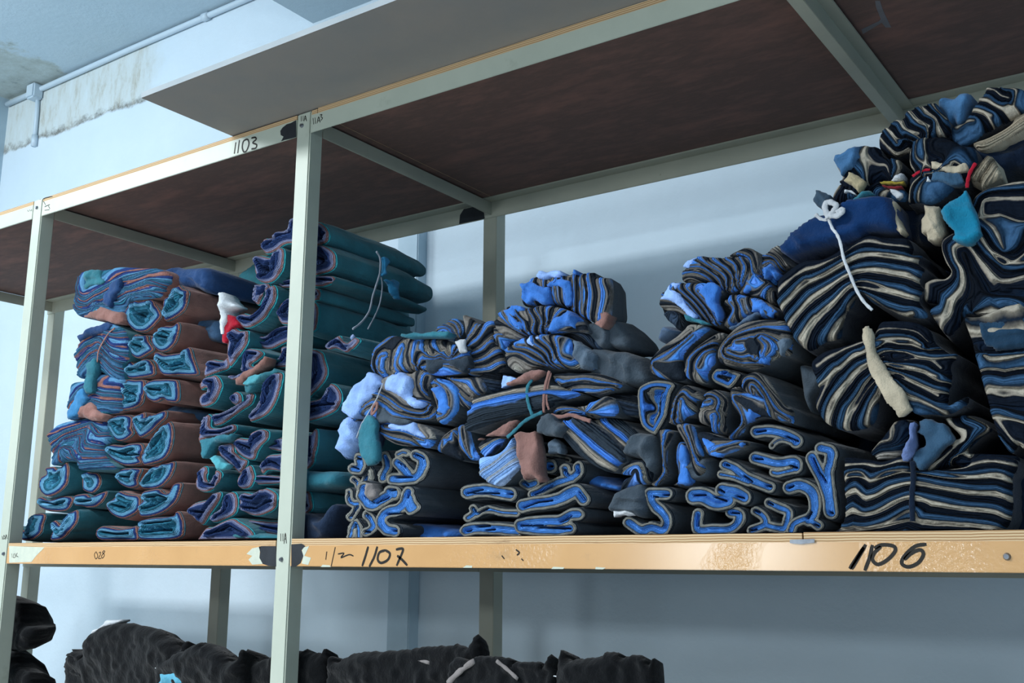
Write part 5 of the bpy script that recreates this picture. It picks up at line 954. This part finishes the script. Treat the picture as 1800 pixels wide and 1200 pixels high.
c bk1 .08 .13 z | -100,300 190,340 230,430 280,600 350,620 345,710 300,820 230,860 130,840 -100,850 | | black_bundle: black cloth bundle at the left border, upper one beside the left post
c bk1 .06 .13 z | -100,880 140,880 180,900 210,1010 300,1110 330,1200 330,3000 -100,3000 | | black_bundle: black cloth bundle at the left border, lower one beside the left post
@0 930 3
c bk1 .06 .13 z | 355,780 355,700 400,640 450,660 460,600 500,545 560,510 640,490 740,505 850,530 920,580 970,630 1000,700 1000,2000 355,2000 | | black_bundle: large domed black bundle with frayed left edge and pale collar
+c wg .05 .03 | 465,595 500,530 560,480 650,475 560,512 500,550 | pale_collar
+c bk1 .05 .03 | 450,660 400,640 380,625 395,650 355,655 400,675 352,690 400,700 352,715 395,730 355,745 440,780 | frayed_edge
c bk1 .04 .13 z | 900,680 980,640 1050,600 1080,598 1085,615 1110,605 1200,670 1215,700 1260,690 1290,720 1300,2000 850,2000 830,800 | | black_bundle: black bundle with a white and cyan strap
+t wg .03 7 | 900,705 970,702 1040,735 1095,775 | tie_strap
+c cy2 .028 .012 | 845,760 960,730 980,815 835,815 | fabric_tag
+c wg .03 .012 | 815,730 870,705 890,725 850,745 | loose_end
c bk1 .06 .13 z | 1290,740 1360,700 1430,680 1480,650 1600,640 1620,632 1640,650 1700,660 1730,720 1735,2000 1290,2000 | | black_bundle: black bundle standing directly behind the middle post
@560 930 2.8125
c bk1 .08 .13 z | 50,740 100,660 200,610 400,600 550,580 670,575 690,565 740,590 810,630 830,2000 50,2000 | | black_bundle: long black bundle right of the middle post with a crossing grey cord
+t tp .065 9 | 265,690 330,660 400,630 470,640 550,660 | tie_cord
c bk1 .05 .13 z | 640,760 760,650 800,625 860,630 950,640 960,680 980,655 1100,660 1110,695 1170,720 1185,2000 620,2000 | | black_bundle: black bundle with two slanting taupe straps, near the centre
+t tp .035 15 | 640,760 700,700 770,650 | tie_strap
+t tp .035 10 | 880,650 930,690 985,740 | tie_strap
c bk1 .06 .13 z | 1190,700 1250,650 1330,640 1400,630 1430,605 1490,615 1510,640 1540,625 1610,630 1640,680 1665,750 1670,2000 1190,2000 | | black_bundle: rightmost black bundle with a jagged top and a grey strap
+t tp .045 11 | 1370,660 1430,675 1480,710 1520,760 | tie_strap
+t wg .045 3 | 1080,760 1110,730 1160,725 1190,730 | loose_thread
'''
def rebase(o):
    """put a finished thing's origin at its own base, leaving everything where it stands"""
    ms = [c for c in [o]+list(o.children) if c.type == 'MESH']
    lo = np.full(3, 1e9); hi = -lo
    for c in ms:
        a = np.empty(len(c.data.vertices)*3); c.data.vertices.foreach_get('co', a); a = a.reshape(-1, 3); lo = np.minimum(lo, a.min(0)); hi = np.maximum(hi, a.max(0))
    b = Vector(((lo[0]+hi[0])/2, (lo[1]+hi[1])/2, lo[2]))
    if o.type == 'MESH': o.data.transform(Matrix.Translation(-b))
    o.location = b
    for c in o.children: c.location = -b
cur = None; T = (0, 0, 1); grp = None; seed = 0; done = []
for line in DATA.strip().split('\n'):
    line = line.strip()
    if not line: continue
    if line[:2] == '#g': grp = line[3:]; continue
    if line[0] == '@': T = tuple(float(x) for x in line[1:].split()); continue
    seed += 1
    r_ = build_item(line, T, grp, cur, seed*.731)
    if line[0] != '+': cur = r_; done.append(r_)
for o in done: rebase(o)
